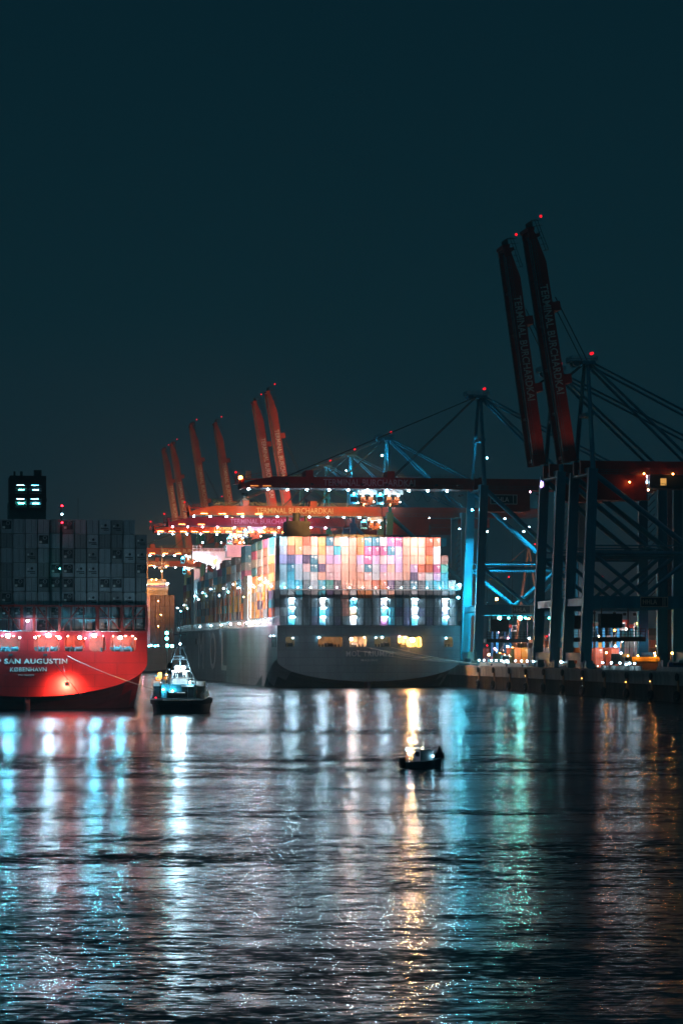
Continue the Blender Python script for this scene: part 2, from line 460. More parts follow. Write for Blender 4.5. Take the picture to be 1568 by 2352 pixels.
def transom_mesh(B, zd, zs, zb, holes, mats, r=.7, z_paint=None):
    """flat stern plate with real rounded openings; holes = (x0, x1, z0, z1)"""
    xs = set()
    n = 60
    for i in range(n + 1): xs.add(round(-B * math.cos(math.pi * i / n), 4))
    for x0, x1, z0, z1 in holes:
        for f in (0, .08, .3, .6, 1):
            xs.add(round(x0 + r * f, 4)); xs.add(round(x1 - r * f, 4))
    xs = sorted(xs); m = MB()
    zc = lambda x: hull_curve(B, zs, zb, x)
    def q(xa, xb, ta, tb, ba, bb):
        m.add([(xa, 0, ba), (xb, 0, bb), (xb, 0, tb), (xa, 0, ta)], [(0, 1, 2, 3)])
    def hz(h, x):
        x0, x1, z0, z1 = h; d = min(x - x0, x1 - x); c = 0 if d >= r else r - math.sqrt(max(0, r * r - (r - max(0, d)) ** 2))
        return z1 - c, z0 + c * .7
    for xa, xb in zip(xs, xs[1:]):
        h = next((h for h in holes if h[0] - 1e-3 <= xa and xb <= h[1] + 1e-3), None)
        if h is None: q(xa, xb, zd, zd, zc(xa), zc(xb)); continue
        (ta, ba), (tb, bb) = hz(h, xa), hz(h, xb)
        q(xa, xb, zd, zd, ta, tb); q(xa, xb, ba, bb, zc(xa), zc(xb))
        m.add([(xa, 0, ta), (xb, 0, tb), (xb, .35, tb), (xa, .35, ta)], [(0, 1, 2, 3)])       # plate edge seen in the opening
        m.add([(xa, 0, ba), (xb, 0, bb), (xb, .35, bb), (xa, .35, ba)], [(3, 2, 1, 0)])
    return m


def hull_mesh(B, zd, zs, zb, Ltot, bow0):
    """side plating lofted from the transom forward; material 1 below the paint line"""
    st = [0, 4, 9, 16, 25, 38, 55, 75, 110, 160, 220, 280, bow0, bow0 + (Ltot - bow0) * .35, bow0 + (Ltot - bow0) * .65, bow0 + (Ltot - bow0) * .85, Ltot]
    NP = 12; m = MB(); rows = []
    for s_ in st:
        f = min(1, s_ / 62.0); f = f * f * (3 - 2 * f)
        zss = zs + (-7 - zs) * f; zbb = zb + (-13 - zb) * min(1, f * 1.3)
        u = max(0, (s_ - bow0) / (Ltot - bow0)); Bd = B * math.sqrt(max(.0004, 1 - u ** 2.6)); fl = u * .75
        half = [(1.0, zd)] + [(1.0, zd + (zss - zd) * k / 4) for k in range(1, 4)]
        for k in range(NP - 3):
            a = math.pi / 2 * k / (NP - 4)
            half.append((math.cos(a), zss - (zss - zbb) * math.sin(a)))
        ring = [(-x * Bd * (1 - fl * min(1, (zd - z) / (zd + 4))), s_ + u * 0 - (zd - z) * .5 * (u > .5) * u, z) for x, z in half]
        ring += [(-x, y, z) for x, y, z in ring[::-1][1:]]
        rows.append(ring)
    n = len(rows[0])
    for a, b in zip(rows, rows[1:]):
        for i in range(n - 1):
            zz = (a[i][2] + a[i + 1][2] + b[i][2] + b[i + 1][2]) / 4
            m.add([a[i], b[i], b[i + 1], a[i + 1]], [(0, 1, 2, 3)], 1 if zz < 2.0 or (i in range(7, n - 8) and a[0][1] < 60 and zz < 6) else 0, True)
    return m, st


def ship_root(name, centre, label, cat):
    t = empty(name, centre, TH); tag(t, label, cat); return t


def to_world(t, p):
    return Vector(t.location) + BX * p[0] + AX * p[1] + Vector((0, 0, p[2]))


def winch(x, y, z, parent, mt, s=1.0):
    m = MB(); m.bx(x - 1.4 * s, x + 1.4 * s, y - .6, y + .8, z, z + .25)
    m.tube((x - .5 * s, y, z + .85 * s), (x + 1.0 * s, y, z + .85 * s), .55 * s, n=12); m.tube((x - .55 * s, y, z + .85 * s), (x - .42 * s, y, z + .85 * s), .85 * s, n=14)
    m.tube((x + .95 * s, y, z + .85 * s), (x + 1.08 * s, y, z + .85 * s), .85 * s, n=14); m.bx(x - 1.5 * s, x - .8 * s, y - .5, y + .5, z + .2, z + 1.3 * s)
    m.torus((x + 1.5 * s, y - .3, z + .7 * s), (0, 1, 0), .34 * s, .06, 12, 5)
    return m.build('winch', mt, parent)


def bollard(x, y, z, parent, mt):
    m = MB(); m.bx(x - .9, x + .9, y - .3, y + .3, z, z + .12)
    for dx in (-.5, .5): m.tube((x + dx, y, z), (x + dx, y, z + .9), .24, n=10); m.tube((x + dx, y, z + .85), (x + dx, y, z + .98), .32, n=10)
    return m.build('bollard', mt, parent)


# ---------- containers
CP = {'W': (.74, .74, .72), 'O': (.78, .30, .10), 'S': (.80, .44, .32), 'R': (.55, .12, .05), 'P': (.82, .54, .54), 'M': (.45, .10, .24), 'V': (.60, .42, .66),
      'T': (.03, .20, .28), 'C': (.05, .42, .52), 'G': (.50, .56, .60), 'K': (.10, .07, .15), 'D': (.11, .125, .135), 'B': (.20, .10, .08), 'N': (.08, .38, .30), 'Y': (.62, .34, .06), 'E': (.30, .32, .33)}  # K puts the shadow on some containers into their colour
CN = {'W': 'white', 'O': 'orange', 'S': 'salmon orange', 'R': 'rust red', 'P': 'pale pink', 'M': 'magenta', 'V': 'violet', 'T': 'dark teal', 'C': 'cyan blue', 'G': 'light grey', 'K': 'dark purple', 'D': 'dark grey', 'B': 'brown', 'N': 'sea green', 'Y': 'ochre yellow', 'E': 'mid grey'}
M_BARS = mat('door_gear_steel', (.45, .46, .47), .5, .3, dirt=.2, scale=4)
M_LOGO = mat('container_lettering_paint', (.82, .80, .76), .6, dirt=.1, scale=3)


def cmat(c): return mat('container_paint_' + CN[c].replace(' ', '_'), CP[c], .55, dirt=.34, scale=.9, streak=True, rnd=True)


def container_geo(m, x, y, z, h, style, L_=12.19, detail=True, mo=0, side=0, logo=0):
    """corner at centre of the aft end; mo: body material, mo+1 fittings, mo+2 markings"""
    W = 1.12
    if not detail:
        m.bx(x - W, x + W, y, y + L_, z + .02, z + h - .02, mo); return
    m.bx(x - W + .07, x + W - .07, y + .12, y + L_ - .05, z + .1, z + h - .06, mo)
    for sx in (-1, 1):
        m.bx(x + sx * W, x + sx * (W - .16), y, y + .16, z, z + h, mo); m.bx(x + sx * W, x + sx * (W - .12), y + L_ - .16, y + L_, z, z + h, mo)
    m.bx(x - W + .16, x + W - .16, y + .004, y + .14, z, z + .17, mo); m.bx(x - W + .16, x + W - .16, y + .004, y + .14, z + h - .13, z + h, mo)
    for sx in ((-1, 1) if side == 0 else (side,)):
        m.bx(x + sx * (W - .01), x + sx * (W - .1), y + .16, y + L_ - .16, z, z + .16, mo); m.bx(x + sx * (W - .01), x + sx * (W - .1), y + .16, y + L_ - .16, z + h - .1, z + h, mo)
        k = 22 if L_ > 8 else 11
        for i in range(k):
            yy = y + .3 + (L_ - .6) * (i + .5) / k; d = (L_ - .6) / k * .28
            m.bx(x + sx * (W - .03), x + sx * (W - .08), yy - d, yy + d, z + .16, z + h - .1, mo)
    if style == 'door':
        for bxx in (-.82, -.32, .32, .82): m.bx(x + bxx - .028, x + bxx + .028, y + .03, y + .09, z + .12, z + h - .1, mo + 1)
        m.bx(x - .035, x + .035, y + .1, y + .119, z + .17, z + h - .13, mo + 3)
        for e in (-1, 1): m.bx(x + e * 1.02 - .03, x + e * 1.02 + .03, y + .1, y + .119, z + .17, z + h - .13, mo + 3)
        for bxx in (-.57, .57):
            m.bx(x + bxx - .22, x + bxx + .22, y + .05, y + .08, z + h * .4, z + h * .4 + .07, mo + 1)
            m.bx(x + bxx - .38, x + bxx + .38, y + .095, y + .119, z + .3, z + .36, mo)
        if logo: m.bx(x + .1, x + .9, y + .096, y + .117, z + h * .66, z + h * .82, mo + 2); m.bx(x + .35, x + .95, y + .096, y + .117, z + h * .5, z + h * .56, mo + 2)
        if logo == 2: m.bx(x - .95, x - .2, y + .096, y + .117, z + h * .7, z + h * .86, mo + 2)
    elif style == 'reefer':                      # big machinery recess
        m.bx(x - .92, x + .92, y + .07, y + .118, z + h * .30, z + h * .90, mo + 3)
        for i in range(4): m.bx(x - .75, x + .4, y + .045, y + .069, z + h * (.40 + .1 * i), z + h * (.40 + .1 * i) + .05, mo + 1)
        m.torus((x + .25, y + .05, z + h * .72), (0, 1, 0), .36, .06, 12, 4, mo + 1)
        m.bx(x - .85, x - .35, y + .03, y + .069, z + h * .34, z + h * .5, mo + 2)
    elif style == 'unit':                        # flat reefer end with one fan and a control box
        m.torus((x + .12, y + .08, z + h * .62), (0, 1, 0), .2, .07, 12, 4, mo + 3); m.bx(x - .05, x + .3, y + .06, y + .118, z + h * .55, z + h * .69, mo + 3)
        m.bx(x - .8, x + .75, y + .05, y + .118, z + h * .36, z + h * .42, mo + 3); m.bx(x - .25, x + .8, y + .04, y + .118, z + h * .24, z + h * .30, mo + 3)
        m.bx(x - .02, x + .02, y + .1, y + .118, z + .17, z + h * .24, mo + 1)
        m.bx(x - .8, x - .5, y + .06, y + .118, z + h * .5, z + h * .62, mo + 2)


_cm = {}


def container_mesh(c, style, h, logo=0):
    k = (c, style, round(h, 2), logo)
    if k not in _cm:
        m = MB(); container_geo(m, 0, 0, 0, h, style, logo=logo)
        _cm[k] = m.mesh('container', [cmat(c), M_BARS, M_LOGO, M_DARK])
    return _cm[k]


def container(t, p, c, style, h, label, group, logo=0):
    o = link('shipping_container', container_mesh(c, style, h, logo), None, to_world(t, p), (0, 0, TH))
    tag(o, label, 'container', group); return o


# =============== grey ship (stern towards us, port side seen)
pc = Vector((-20.5, 833, 0)); g_c = pc + BX * 29.75
GS = ship_root('container_ship', g_c, 'large grey container ship moored stern first with lit windows in its transom', 'container ship')
B = 29.75
lx = lambda c: (620.1 + .2929 * c - 849.3) / 7.14
gh = [(lx(a), lx(b), 13.05, 16.25) for a, b in ((122, 193), (378, 571), (627, 760), (823, 953), (1010, 1197), (1378, 1448))]
M_STERN = mat('shaded_hull_grey', (.25, .31, .34), .5, dirt=.3, scale=.16, streak=True, plates=True)  # hull grey with the transom's dimmer teal light put into it
m, st = hull_mesh(B, 19.9, 9.0, 2.0, 395, 330)
m.build('hull', [M_GREYHULL, M_BOOT], GS)
transom_mesh(B, 19.9, 9.0, 2.0, gh, None).build('transom', M_STERN, GS)
m = MB(); m.bx(-B + .4, B - .4, 1, 330, 19.6, 19.88); m.build('deck', M_BOOT, GS)
m = MB(); m.bx(-.55, .55, .3, 7, -6, 1.9); m.bx(-.3, .3, -.6, .3, -4, 1.2); m.build('rudder', M_REDBOOT, GS)
# mooring deck behind the openings
m = MB(); m.bx(-29, 29, .36, 8, 12.7, 12.9); m.bx(-29, 29, .36, 8, 16.9, 17.1); m.bx(-29, 29, 7.8, 8, 12.9, 16.9)
for x0, x1, _, _ in gh:
    for x in (x0 - .5, x1 + .5): m.bx(x - .1, x + .1, .36, 7.8, 12.9, 16.9)
    k = int((x1 - x0) / 2.4)
    for i in range(k): xx = x0 + (x1 - x0) * (i + .5) / max(1, k); m.bx(xx - .09, xx + .09, 7.3, 7.8, 12.9, 16.9)
m.build('mooring_deck', M_YELLOWISH, GS)
for i, (x0, x1, _, _) in enumerate(gh):
    n = max(1, int((x1 - x0) / 2.6))
    for k in range(n):
        xx = x0 + (x1 - x0) * (k + .5) / n
        (bollard if (k + i) % 2 else winch)(xx, 2.2, 12.9, GS, M_DARK)
for c, zz, co, pw, r in ((178, 15.9, 'white', 60, .22), (386, 16.05, 'cold', 160, .34), (642, 15.5, 'salmon', 7500, .42), (742, 16.1, 'warm', 90, .26), (833, 16.0, 'white', 60, .22), (882, 16.1, 'cold', 200, .38),
                          (1022, 16.4, 'pink', 60, .24), (1065, 16.1, 'warm', 130, .32), (1125, 15.3, 'orange', 36000, .8), (1392, 15.9, 'cold', 130, .32)):
    lamp('stern_lamp', (lx(c), .25 if r > .4 else -.5, zz), co, pw, r, GS)
for c, co, pw in ((150, 'warm', 90), (420, 'sodium', 130), (480, 'sodium', 130), (540, 'sodium', 130), (665, 'sodium', 90), (725, 'sodium', 90), (860, 'warm', 60), (930, 'sodium', 70), (1040, 'sodium', 100), (1160, 'sodium', 200), (1425, 'warm', 130)):
    lamp('deckhead_lamp', (lx(c), 4.2, 16.5), co, pw, .2, GS)
M_DULLW = mat('dull_white_hull_lettering', (.82, .76, .74), .6, dirt=.3, scale=1.2)
text('MOL TRIUMPH', (.15, -.05, 10.85), 15.2, 1.75, M_DULLW, GS, bold=.012, sp=1.15)
text('MAJURO', (.05, -.05, 8.65), 5.4, .95, M_DULLW, GS, bold=.012, sp=1.2)
for ch, Lp, wd in (('M', 234, 20), ('O', 190, 21), ('L', 151, 17)):
    text(ch, (-B - .06, Lp, 11.6), wd, 14.6, M_DULLW, GS, 'port')
m = MB(); m.bx(-B - .3, -B + .6, 249, 256, 14.2, 16.6); m.build('pilot_door', M_BOOT, GS)
m = MB()
for y0 in (2.2, 6.2, 10.2): m.bx(-B - .12, -B + .3, y0, y0 + 2.2, 13.0, 16.4)
m.build('side_chock', M_BOOT, GS)
for y0 in (4, 12): lamp('chock_lamp', (-B - .5, y0 + .6, 16.6), 'white', 60, .22, GS)
# deck edge passage: stanchions, lamps, railing
m = MB(); yy = 14.0
while yy < 345:
    m.bx(-B + .1, -B + .45, yy, yy + .5, 19.9, 22.6); yy += 3.4
m.bx(-B + .1, -B + 1.9, 14, 345, 22.55, 22.75); m.build('deck_stanchions', M_WHITE, GS)
GS.children[-1].name = 'deck_passage'
m = MB(); m.bx(-B + 1.9, -B + 2.1, 14, 345, 19.9, 22.5); m.build('hatch_coaming', mat('hatch_grey', (.16, .18, .18), .7, dirt=.5, scale=.7), GS)
m = MB(); m.rail([(-B + .12, 14, 19.9), (-B + .12, 345, 19.9)], 1.1, step=4, r=.04); m.build('railing', M_WHITE, GS)
yy = 20.0; i = 0
while yy < 345:
    lamp('deck_lamp', (-B + .9, yy, 22.2), 'cold' if i % 3 else 'white', 130, .22, GS, hood=False); yy += 7.2; i += 1
for i, y0 in enumerate((3, 18, 34, 52, 74, 100, 130, 165, 205)):  # unseen lamps and brackets added to brighten the port hull side
    lamp('added_hull_lamp', (-B - 3.4, y0, 21.2), 'pink' if i in (1, 5) else 'white', (9000, 8000, 7000, 5500, 4500, 3500, 3000, 2600, 2600)[i] * .3, .24, GS)
    q = MB(); q.tube((-B + .1, y0, 20.6), (-B - 3.4, y0, 21.5), .06); q.build('lamp_bracket', M_STEEL, GS)

ZR = [20.05, 22.95, 25.85, 28.75, 31.65, 34.55, 37.14, 39.73, 42.63, 45.53, 48.43]
GRID = ['WOORSOTSGSOTTGMMSSSRR', 'PROSSPPCSSOMMMTVSSSRW', 'VKVKTSVVSSVMVPVVSSSOWB', 'GTGPTKPPSSPTGVSVSVRRMN', 'GCGGWSPPSSSPGPPPSKPWVC', 'WCCDGCNDSSSSROKDDTDCCCW']
GRID[1] = 'PROSSOPCSSOMMMTVSSSRW'
rown = ['top', 'second', 'third', 'fourth', 'fifth', 'sixth']
lr = lambda i, n: ('leftmost' if i == 0 else 'rightmost' if i == n - 1 else '%s from the left' % ords[i])
for ri, row in enumerate(GRID):
    zi = 9 - ri
    for ci, c in enumerate(row):
        h = ZR[zi + 1] - ZR[zi] - .03
        h = 2.86 if h > 2.8 else 2.56
        x = (ci - 11) * 2.5; lg = 0
        if c in 'TM': lg = random.choice((1, 2))
        elif c in 'VPOR' and random.random() < .4: lg = 1
        container(GS, (x, 2.0, ZR[zi]), c, 'door', h, '%s container, %s in the %s row of the bright stern stack' % (CN[c], lr(ci, len(row)), rown[ri]), 'containers stacked on the grey ship stern', lg)
# behind the lashing bridge: four rows, those under the lamps are lit
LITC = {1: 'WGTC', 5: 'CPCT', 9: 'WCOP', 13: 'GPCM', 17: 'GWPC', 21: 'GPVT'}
nb = {0: 'EDED', 22: 'EGEE', 10: 'ODDD', 2: 'CDDD', 14: 'SDCC', 8: 'SRRD', 11: 'ODDD', 12: 'WDDD'}  # mostly dark paints: shade under the gangway put into colour
for ri in range(4):
    for ci in list(LITC) + [0, 8, 22]:
        c = (LITC.get(ci) or nb.get(ci))[ri]
        container(GS, ((ci - 11) * 2.5, 2.0, ZR[3 - ri]), c, 'door', 2.86, '%s container behind lashing bridge, %s column, %s row below gangway' % (CN[c], lr(ci, 23), rown[ri] if ri else 'first'), 'containers behind the stern lashing bridge', 1 if c == 'T' else 0)
# stern lashing bridge
m = MB()
for k in range(24):
    x = (k - 11.5) * 2.5
    m.bx(x - .10, x + .10, .55, .85, 19.9, 31.9)
for z in ZR[1:4]: m.bx(-28.9, 28.9, .5, 1.5, z - .16, z - .02)
m.build('lashing_bridge', M_RACK, GS)
m = MB(); m.bx(-28.9, 28.9, -.1, 1.5, 31.45, 31.62); m.bx(-28.9, 28.9, -.1, -.02, 31.2, 31.45)
m.build('gangway', M_WHITE, GS)
m = MB(); m.rail([(-28.9, -.05, 31.6), (28.9, -.05, 31.6)], 1.15, step=1.25, r=.045); m.build('gangway_railing', M_WHITE, GS)
for xa, xb in ((-25, -19), (-16, -12), (-7.5, -3.5), (-3.2, 0), (2, 6), (13, 18), (24, 20.5), (19.5, 15)):
    MB().bar((xa, .3, 31.2) if xa < xb else (xb, .3, 24.5), (xb, .3, 24.5) if xa < xb else (xa, .3, 31.2), .22).build('cross_brace', M_RACK, GS)
m = MB()
for k in range(23):
    for dx in (-.6, .0, .6):
        if random.random() < .75: m.bar(((k - 11) * 2.5 + dx, .9, 31.7), ((k - 11) * 2.5 + dx * .8, 1.95, 34.4), .05)
m.build('lashing_rods', mat('galvanised_rods', (.6, .62, .62), .4, .4, dirt=.1), GS)
for ci in LITC:
    for z in ZR[1:4]:
        tube_lamp('lashing_lamp', ((ci - 11) * 2.5 + .3, .98, z - .28), (1.35, .16, .18), 'white' if ci % 2 else 'cold', 1500, GS)
for i in range(14):
    x = -27.3 + i * 4.2
    lamp('gangway_lamp', (x, .25, 32.1), ('cyan', 'cold', 'white', 'white', 'pink', 'salmon', 'salmon', 'salmon', 'pink', 'white', 'white', 'cold', 'cyan', 'cyan')[i], (1500, 1300, 800, 700, 800, 1300, 1300, 1300, 900, 650, 650, 900, 1300, 1500)[i] * .3, .2, GS, up=True)
lamp('corner_floodlight', (29.6, .4, 33.0), 'cyan', 8000, .5, GS)
m = MB(); m.bx(28.3, 30.0, .2, 1.2, 31.5, 33.4); m.build('lamp_platform', M_WHITE, GS)
# forward bays (outer columns and tops), too many and too small to count: one mesh
pal = 'OYBRBOYYOBROWGECTRBKD'
tops = lambda y: 9 if y < 105 else 8 if y < 170 else 8 if y < 200 else 7 if y < 300 else 6 if y < 335 else 4
NEAR = []
mm = MB(); keys = sorted(CP); MI = {c: i for i, c in enumerate(keys)}
mats_all = [cmat(c) for c in keys] + [M_BARS, M_LOGO, M_DARK]
def cg(m, x, y, z, h, c, detail=True, side=0, logo=0, style='door'):
    # body material per colour, fittings shared at the end of the list
    s0 = len(m.m); container_geo(m, x, y, z, h, style, detail=detail, mo=100, side=side, logo=logo)
    for i in range(s0, len(m.m)):
        v = m.m[i] - 100; m.m[i] = MI[c] if v == 0 else len(keys) + v - 1
y0 = 2 + 15.4; bay = 1
rnd = random.Random(5)
while y0 < 350:
    if 78 < y0 + 6 < 94 or 262 < y0 + 6 < 280: y0 += 15.4; continue
    n = tops(y0); z = 22.9; u = max(0, (y0 + 12 - 330) / 65); half = 11 - int(u * 9)
    for r_ in range(n):
        for k in range(-half, half + 1):
            outer = k + half
            if not (outer < 2 or r_ >= n - 1 or (outer < 3 and bay < 4)): continue
            nn = n + (1 if (bay in (3, 5) and k > -6) else 0)
            c = rnd.choice('OYYYBOEKBRT' if (outer == 0 and bay < 9 and r_ < 5) else ('TGTCEBRMBO' if r_ > 4 else pal))  # orange sodium light low down and unlit tops put into the colour choice
            if outer == 0 and r_ == n - 1 and rnd.random() < .35: continue
            if outer == 0 and bay in (1, 2, 4, 5, 7, 9) and bay < 11:
                NEAR.append((bay, r_, (k * 2.5, y0, z), c))
            else: cg(mm, k * 2.5, y0, z, 2.86, c, detail=outer < 2, side=-1)

        z += 2.9
    if bay in (4, 5, 6):
        for k in range(-2, 9): cg(mm, k * 2.5, y0, z, 2.86, 'D', detail=False)  # dark grey puts the unlit look of the taller bays into colour
    y0 += 15.4; bay += 1
for ri in range(4):
    for ci in range(23):
        if ci in LITC or ci in (0, 8, 22): continue
        cg(mm, (ci - 11) * 2.5, 2.0, ZR[3 - ri], 2.86, nb.get(ci, 'DDDD')[ri] if ci in nb else rnd.choice('DDDKET'))  # dark picks put the gangway's shade into the unlit columns
for ci in range(1, 22): cg(mm, (ci - 11) * 2.5, 2.0 + 15.4, 45.9 + 2.9, 2.3, 'D', detail=False) if 5 < ci < 4 else None
so = mm.build('shipping_container', mats_all, None, GS.location, (0, 0, TH))
tag(so, 'hundreds of distant containers on the bays of the grey ship', 'containers', kind='stuff')
bayn = {1: 'first', 2: 'second', 4: 'fourth', 5: 'fifth', 7: 'seventh', 9: 'ninth'}
for b_, r_, p, c in NEAR:
    container(GS, p, c, 'door', 2.86, '%s container, grey ship port side, %s bay from stern, %s layer up' % (CN[c], bayn[b_], ords[r_]), 'containers along the port side of the grey ship', rnd.choice((0, 1)))
# lashing bridges between the bays, their lamps light the stacks
M_LB = mat('pale_lashing_bridge', (.22, .25, .27), .6, dirt=.3)
y0 = 15.2
i = 0
while y0 < 345:
    m = MB()
    for x in (-29.3, -26.8, -24.3): m.bx(x - .12, x + .12, y0 - .2, y0 + 1.1, 19.9, 34 if y0 < 270 else 30)
    for z in (25.8, 28.7, 31.6): m.bx(-29.4, -20, y0, y0 + 1, z - .1, z + .05)
    if y0 < 20: m.bx(-29.3, 29.3, y0, y0 + 1, 33.8, 34)
    m.build('lashing_frame', M_LB, GS)
    zz = 33.8 if y0 < 270 else 30
    cl = ('cold', 'white', 'cyan', 'white', 'cold', 'sodium')[i % 6]
    if cl != 'sodium': lamp('bay_lamp', (-29.5, y0 + .5, zz + .6 + (i * 7 % 5 - 2) * .8), cl, (3600, 1500, 4200, 2400, 3000, 1400)[i % 6] * (.35 if y0 > 150 else .6), .2, GS, up=True)
    if i in (0, 1, 3, 4): lamp('bay_lamp', (-31.2, y0 + .5, 34.5 - i), 'orange', 300, .2, GS)
    y0 += 15.4; i += 1
# rear island with funnel, forward bridge
M_FUN = mat('funnel_dark', (.007, .009, .011), .6, dirt=.3)
fn = Vector((-10, 86, 0))
m = MB(); m.bx(-17, 27, 80, 91, 20, 50.2); m.build('engine_casing', M_FUN, GS)
m = MB(); m.bx(-15.6, -7.4, 80.5, 90, 50.2, 57.2)
for i in range(9): m.bx(-15.4 + i * .92, -15.1 + i * .92, 80.3, 80.5, 50.4, 57.0)
m.build('funnel', M_FUN, GS)
m = MB()
for x, r, h in ((-14.8, .5, 59), (-11.8, 1.35, 60.2), (-8.4, .55, 59.2)): m.tube((x, 84, 57.2), (x, 84, h), r, n=12)
m.build('exhaust_pipes', M_DARK, GS)
m = MB(); m.bx(-B + .2, -B + 2.6, 79.6, 91.5, 20, 38); m.build('casing_side', M_WHITE, GS); m = MB(); m.bx(-B + .2, -B + 2.6, 265, 277, 20, 46); m.build('bridge_side', M_WHITE, GS)
br = MB(); br.bx(-20, 20, 266, 276, 20, 50)
br.prism([(-30.2, 50.2), (-30.2, 53.4), (30.2, 53.4), (30.2, 50.2), (21, 47), (-21, 47)], 266.2, 270.5)
br.bx(-16, 16, 263, 276, 51, 56); br.build('bridge_house', M_WHITE, GS)
m = MB(); m.rail([(-30, 266.3, 53.4), (-26.5, 266.3, 53.4)], 2.2, r=.12, step=1.8); m.rail([(-26, 266.3, 53.4), (26, 266.3, 53.4)], 1.1, r=.07, step=2.5); m.build('bridge_railing', M_WHITE, GS)
m = MB(); m.bx(-21.4, -19.9, 265.9, 266.3, 48, 50.2); m.build('bridge_window', M_GLASS, GS)
m = MB(); m.tube((-13, 268, 56), (-13, 268, 71), .25, .12); m.bx(-14.5, -11.5, 267.8, 268.2, 62, 62.2); m.tube((-24, 268, 20), (-24, 268, 50), .35, .35); m.build('mast', M_WHITE, GS)
for x in (-28.5, -25, -21.5): lamp('bridge_lamp', (x, 263.4, 49.5 if x < -24 else 46.6), 'white', 1300, .3, GS, up=True)
for x in (-26, -18, -10): lamp('bridge_roof_lamp', (x, 265.4, 57), 'white', 500, .3, GS)
lamp('wing_lamp', (-21.4, 265.4, 50.6), 'cold', 900, .5, GS)

# =============== red ship on the left
r_c = Vector(((62 - 784) * 525 / 6000, 525 + 1.0, 0))
RS = ship_root('container_ship', r_c, 'red container ship at the left edge with its rounded stern towards us', 'container ship')
B2 = 24.1; S2 = 11.43
rx = lambda c: (c * .25625 - 62) / S2
rh = [(rx(-130), rx(174), 11.9, 15.1), (rx(298), rx(530), 11.9, 15.1), (rx(567), rx(757), 11.9, 15.1), (rx(793), rx(945), 11.9, 15.1), (rx(980), rx(1214), 11.9, 15.1)]
rh = [(-rh[-1][1], -rh[-1][0], 11.9, 15.1)] + rh
rh[1] = (rh[1][0], rh[1][1], 11.9, 15.1)
m, st = hull_mesh(B2, 15.96, 9.7, 2.8, 320, 268)
m.build('hull', [M_REDHULL, M_REDBOOT], RS)
transom_mesh(B2, 15.96, 9.7, 2.8, rh, None, r=.9).build('transom', M_REDHULL, RS)
m = MB(); m.bx(-B2 + .3, B2 - .3, 1, 260, 15.6, 15.92); m.build('deck', M_REDBOOT, RS)
m = MB(); m.bx(-.5, .5, .5, 8, -6, 2.6); m.bx(-.25, .25, -.4, .5, -3, 1.6); m.build('rudder', M_REDBOOT, RS)
M_REDIN = mat('red_inside_paint', (.66, .10, .05), .55, dirt=.3, scale=.9)
m = MB(); m.bx(-23, 23, .36, 7, 11.5, 11.7); m.bx(-23, 23, .36, 7, 15.4, 15.55); m.bx(-23, 23, 6.8, 7, 11.7, 15.4)
for x0, x1, _, _ in rh:
    for x in (x0 - .35, x1 + .35): m.bx(x - .1, x + .1, .36, 6.8, 11.7, 15.4)
    for i in range(3): xx = x0 + (x1 - x0) * (i + .7) / 3; m.bx(xx - .12, xx + .12, 6.2, 6.8, 11.7, 15.4)
m.bx(rx(880) - 3, rx(880) + 1.2, 5.5, 6.8, 12, 15)
m.build('mooring_deck', M_REDIN, RS)
M_WIN = mat('winch_teal_grey', (.05, .08, .09), .5, dirt=.3, scale=2)
for c in (30, 120, 360, 470, 600, 695, 1040, 1130): winch(rx(c), 1.6, 11.7, RS, M_WIN, .85)
for c in (20, 395, 515, 640, 930, 995, 1205): bollard(rx(c), 1.0, 11.7, RS, M_WIN)
for c, zz, co, pw, r in ((65, 15.1, 'cyan', 6500, .45), (425, 15.15, 'cold', 6500, .47), (835, 15.15, 'cyan', 6500, .45)):
    lamp('stern_floodlight', (rx(c), -1.3, zz), co, pw, r, RS)
for c, zz, co, pw, r in ((172, 14.7, 'cold', 90, .2), (310, 14.75, 'white', 130, .24), (525, 14.7, 'cold', 700, .34), (710, 14.7, 'white', 900, .36), (757, 14.6, 'white', 60, .18), (1073, 14.7, 'cyan', 4200, .38), (1213, 14.5, 'warm', 60, .16)):
    lamp('stern_lamp', (rx(c), .1 if c > 1200 else -.15, zz), co, pw, r, RS)
for c, co, pw in ((20, 'pink', 300), (120, 'pink', 260), (350, 'salmon', 300), (450, 'pink', 420), (510, 'salmon', 260), (610, 'salmon', 420), (720, 'salmon', 420), (850, 'salmon', 230), (930, 'pink', 160), (1020, 'salmon', 220), (1130, 'salmon', 300), (1195, 'salmon', 300)):
    lamp('deckhead_lamp', (rx(c), 3.6, 15.1), co, pw, .14, RS)
M_CREAM = mat('cream_hull_lettering', (.80, .66, .60), .6, dirt=.25, scale=1.5)
text('CAP SAN AUGUSTIN', ((rx(598) + rx(-140)) / 2, -.05, 9.95), rx(598) - rx(-140), 1.05, M_CREAM, RS, bold=.03, sp=1.1)
text('KØBENHAVN', ((rx(85) + rx(412)) / 2, -.05, 8.3), rx(412) - rx(85), .88, M_CREAM, RS, bold=.03, sp=1.1)
text('IMO 9622239', ((rx(160) + rx(298)) / 2, -.05, 7.15), rx(298) - rx(160), .3, M_CREAM, RS)
for c in (90, 400): MB().box((rx(c), -.2, 11.2), (.8, .35, .5)).build('fairlead', M_DARK, RS)
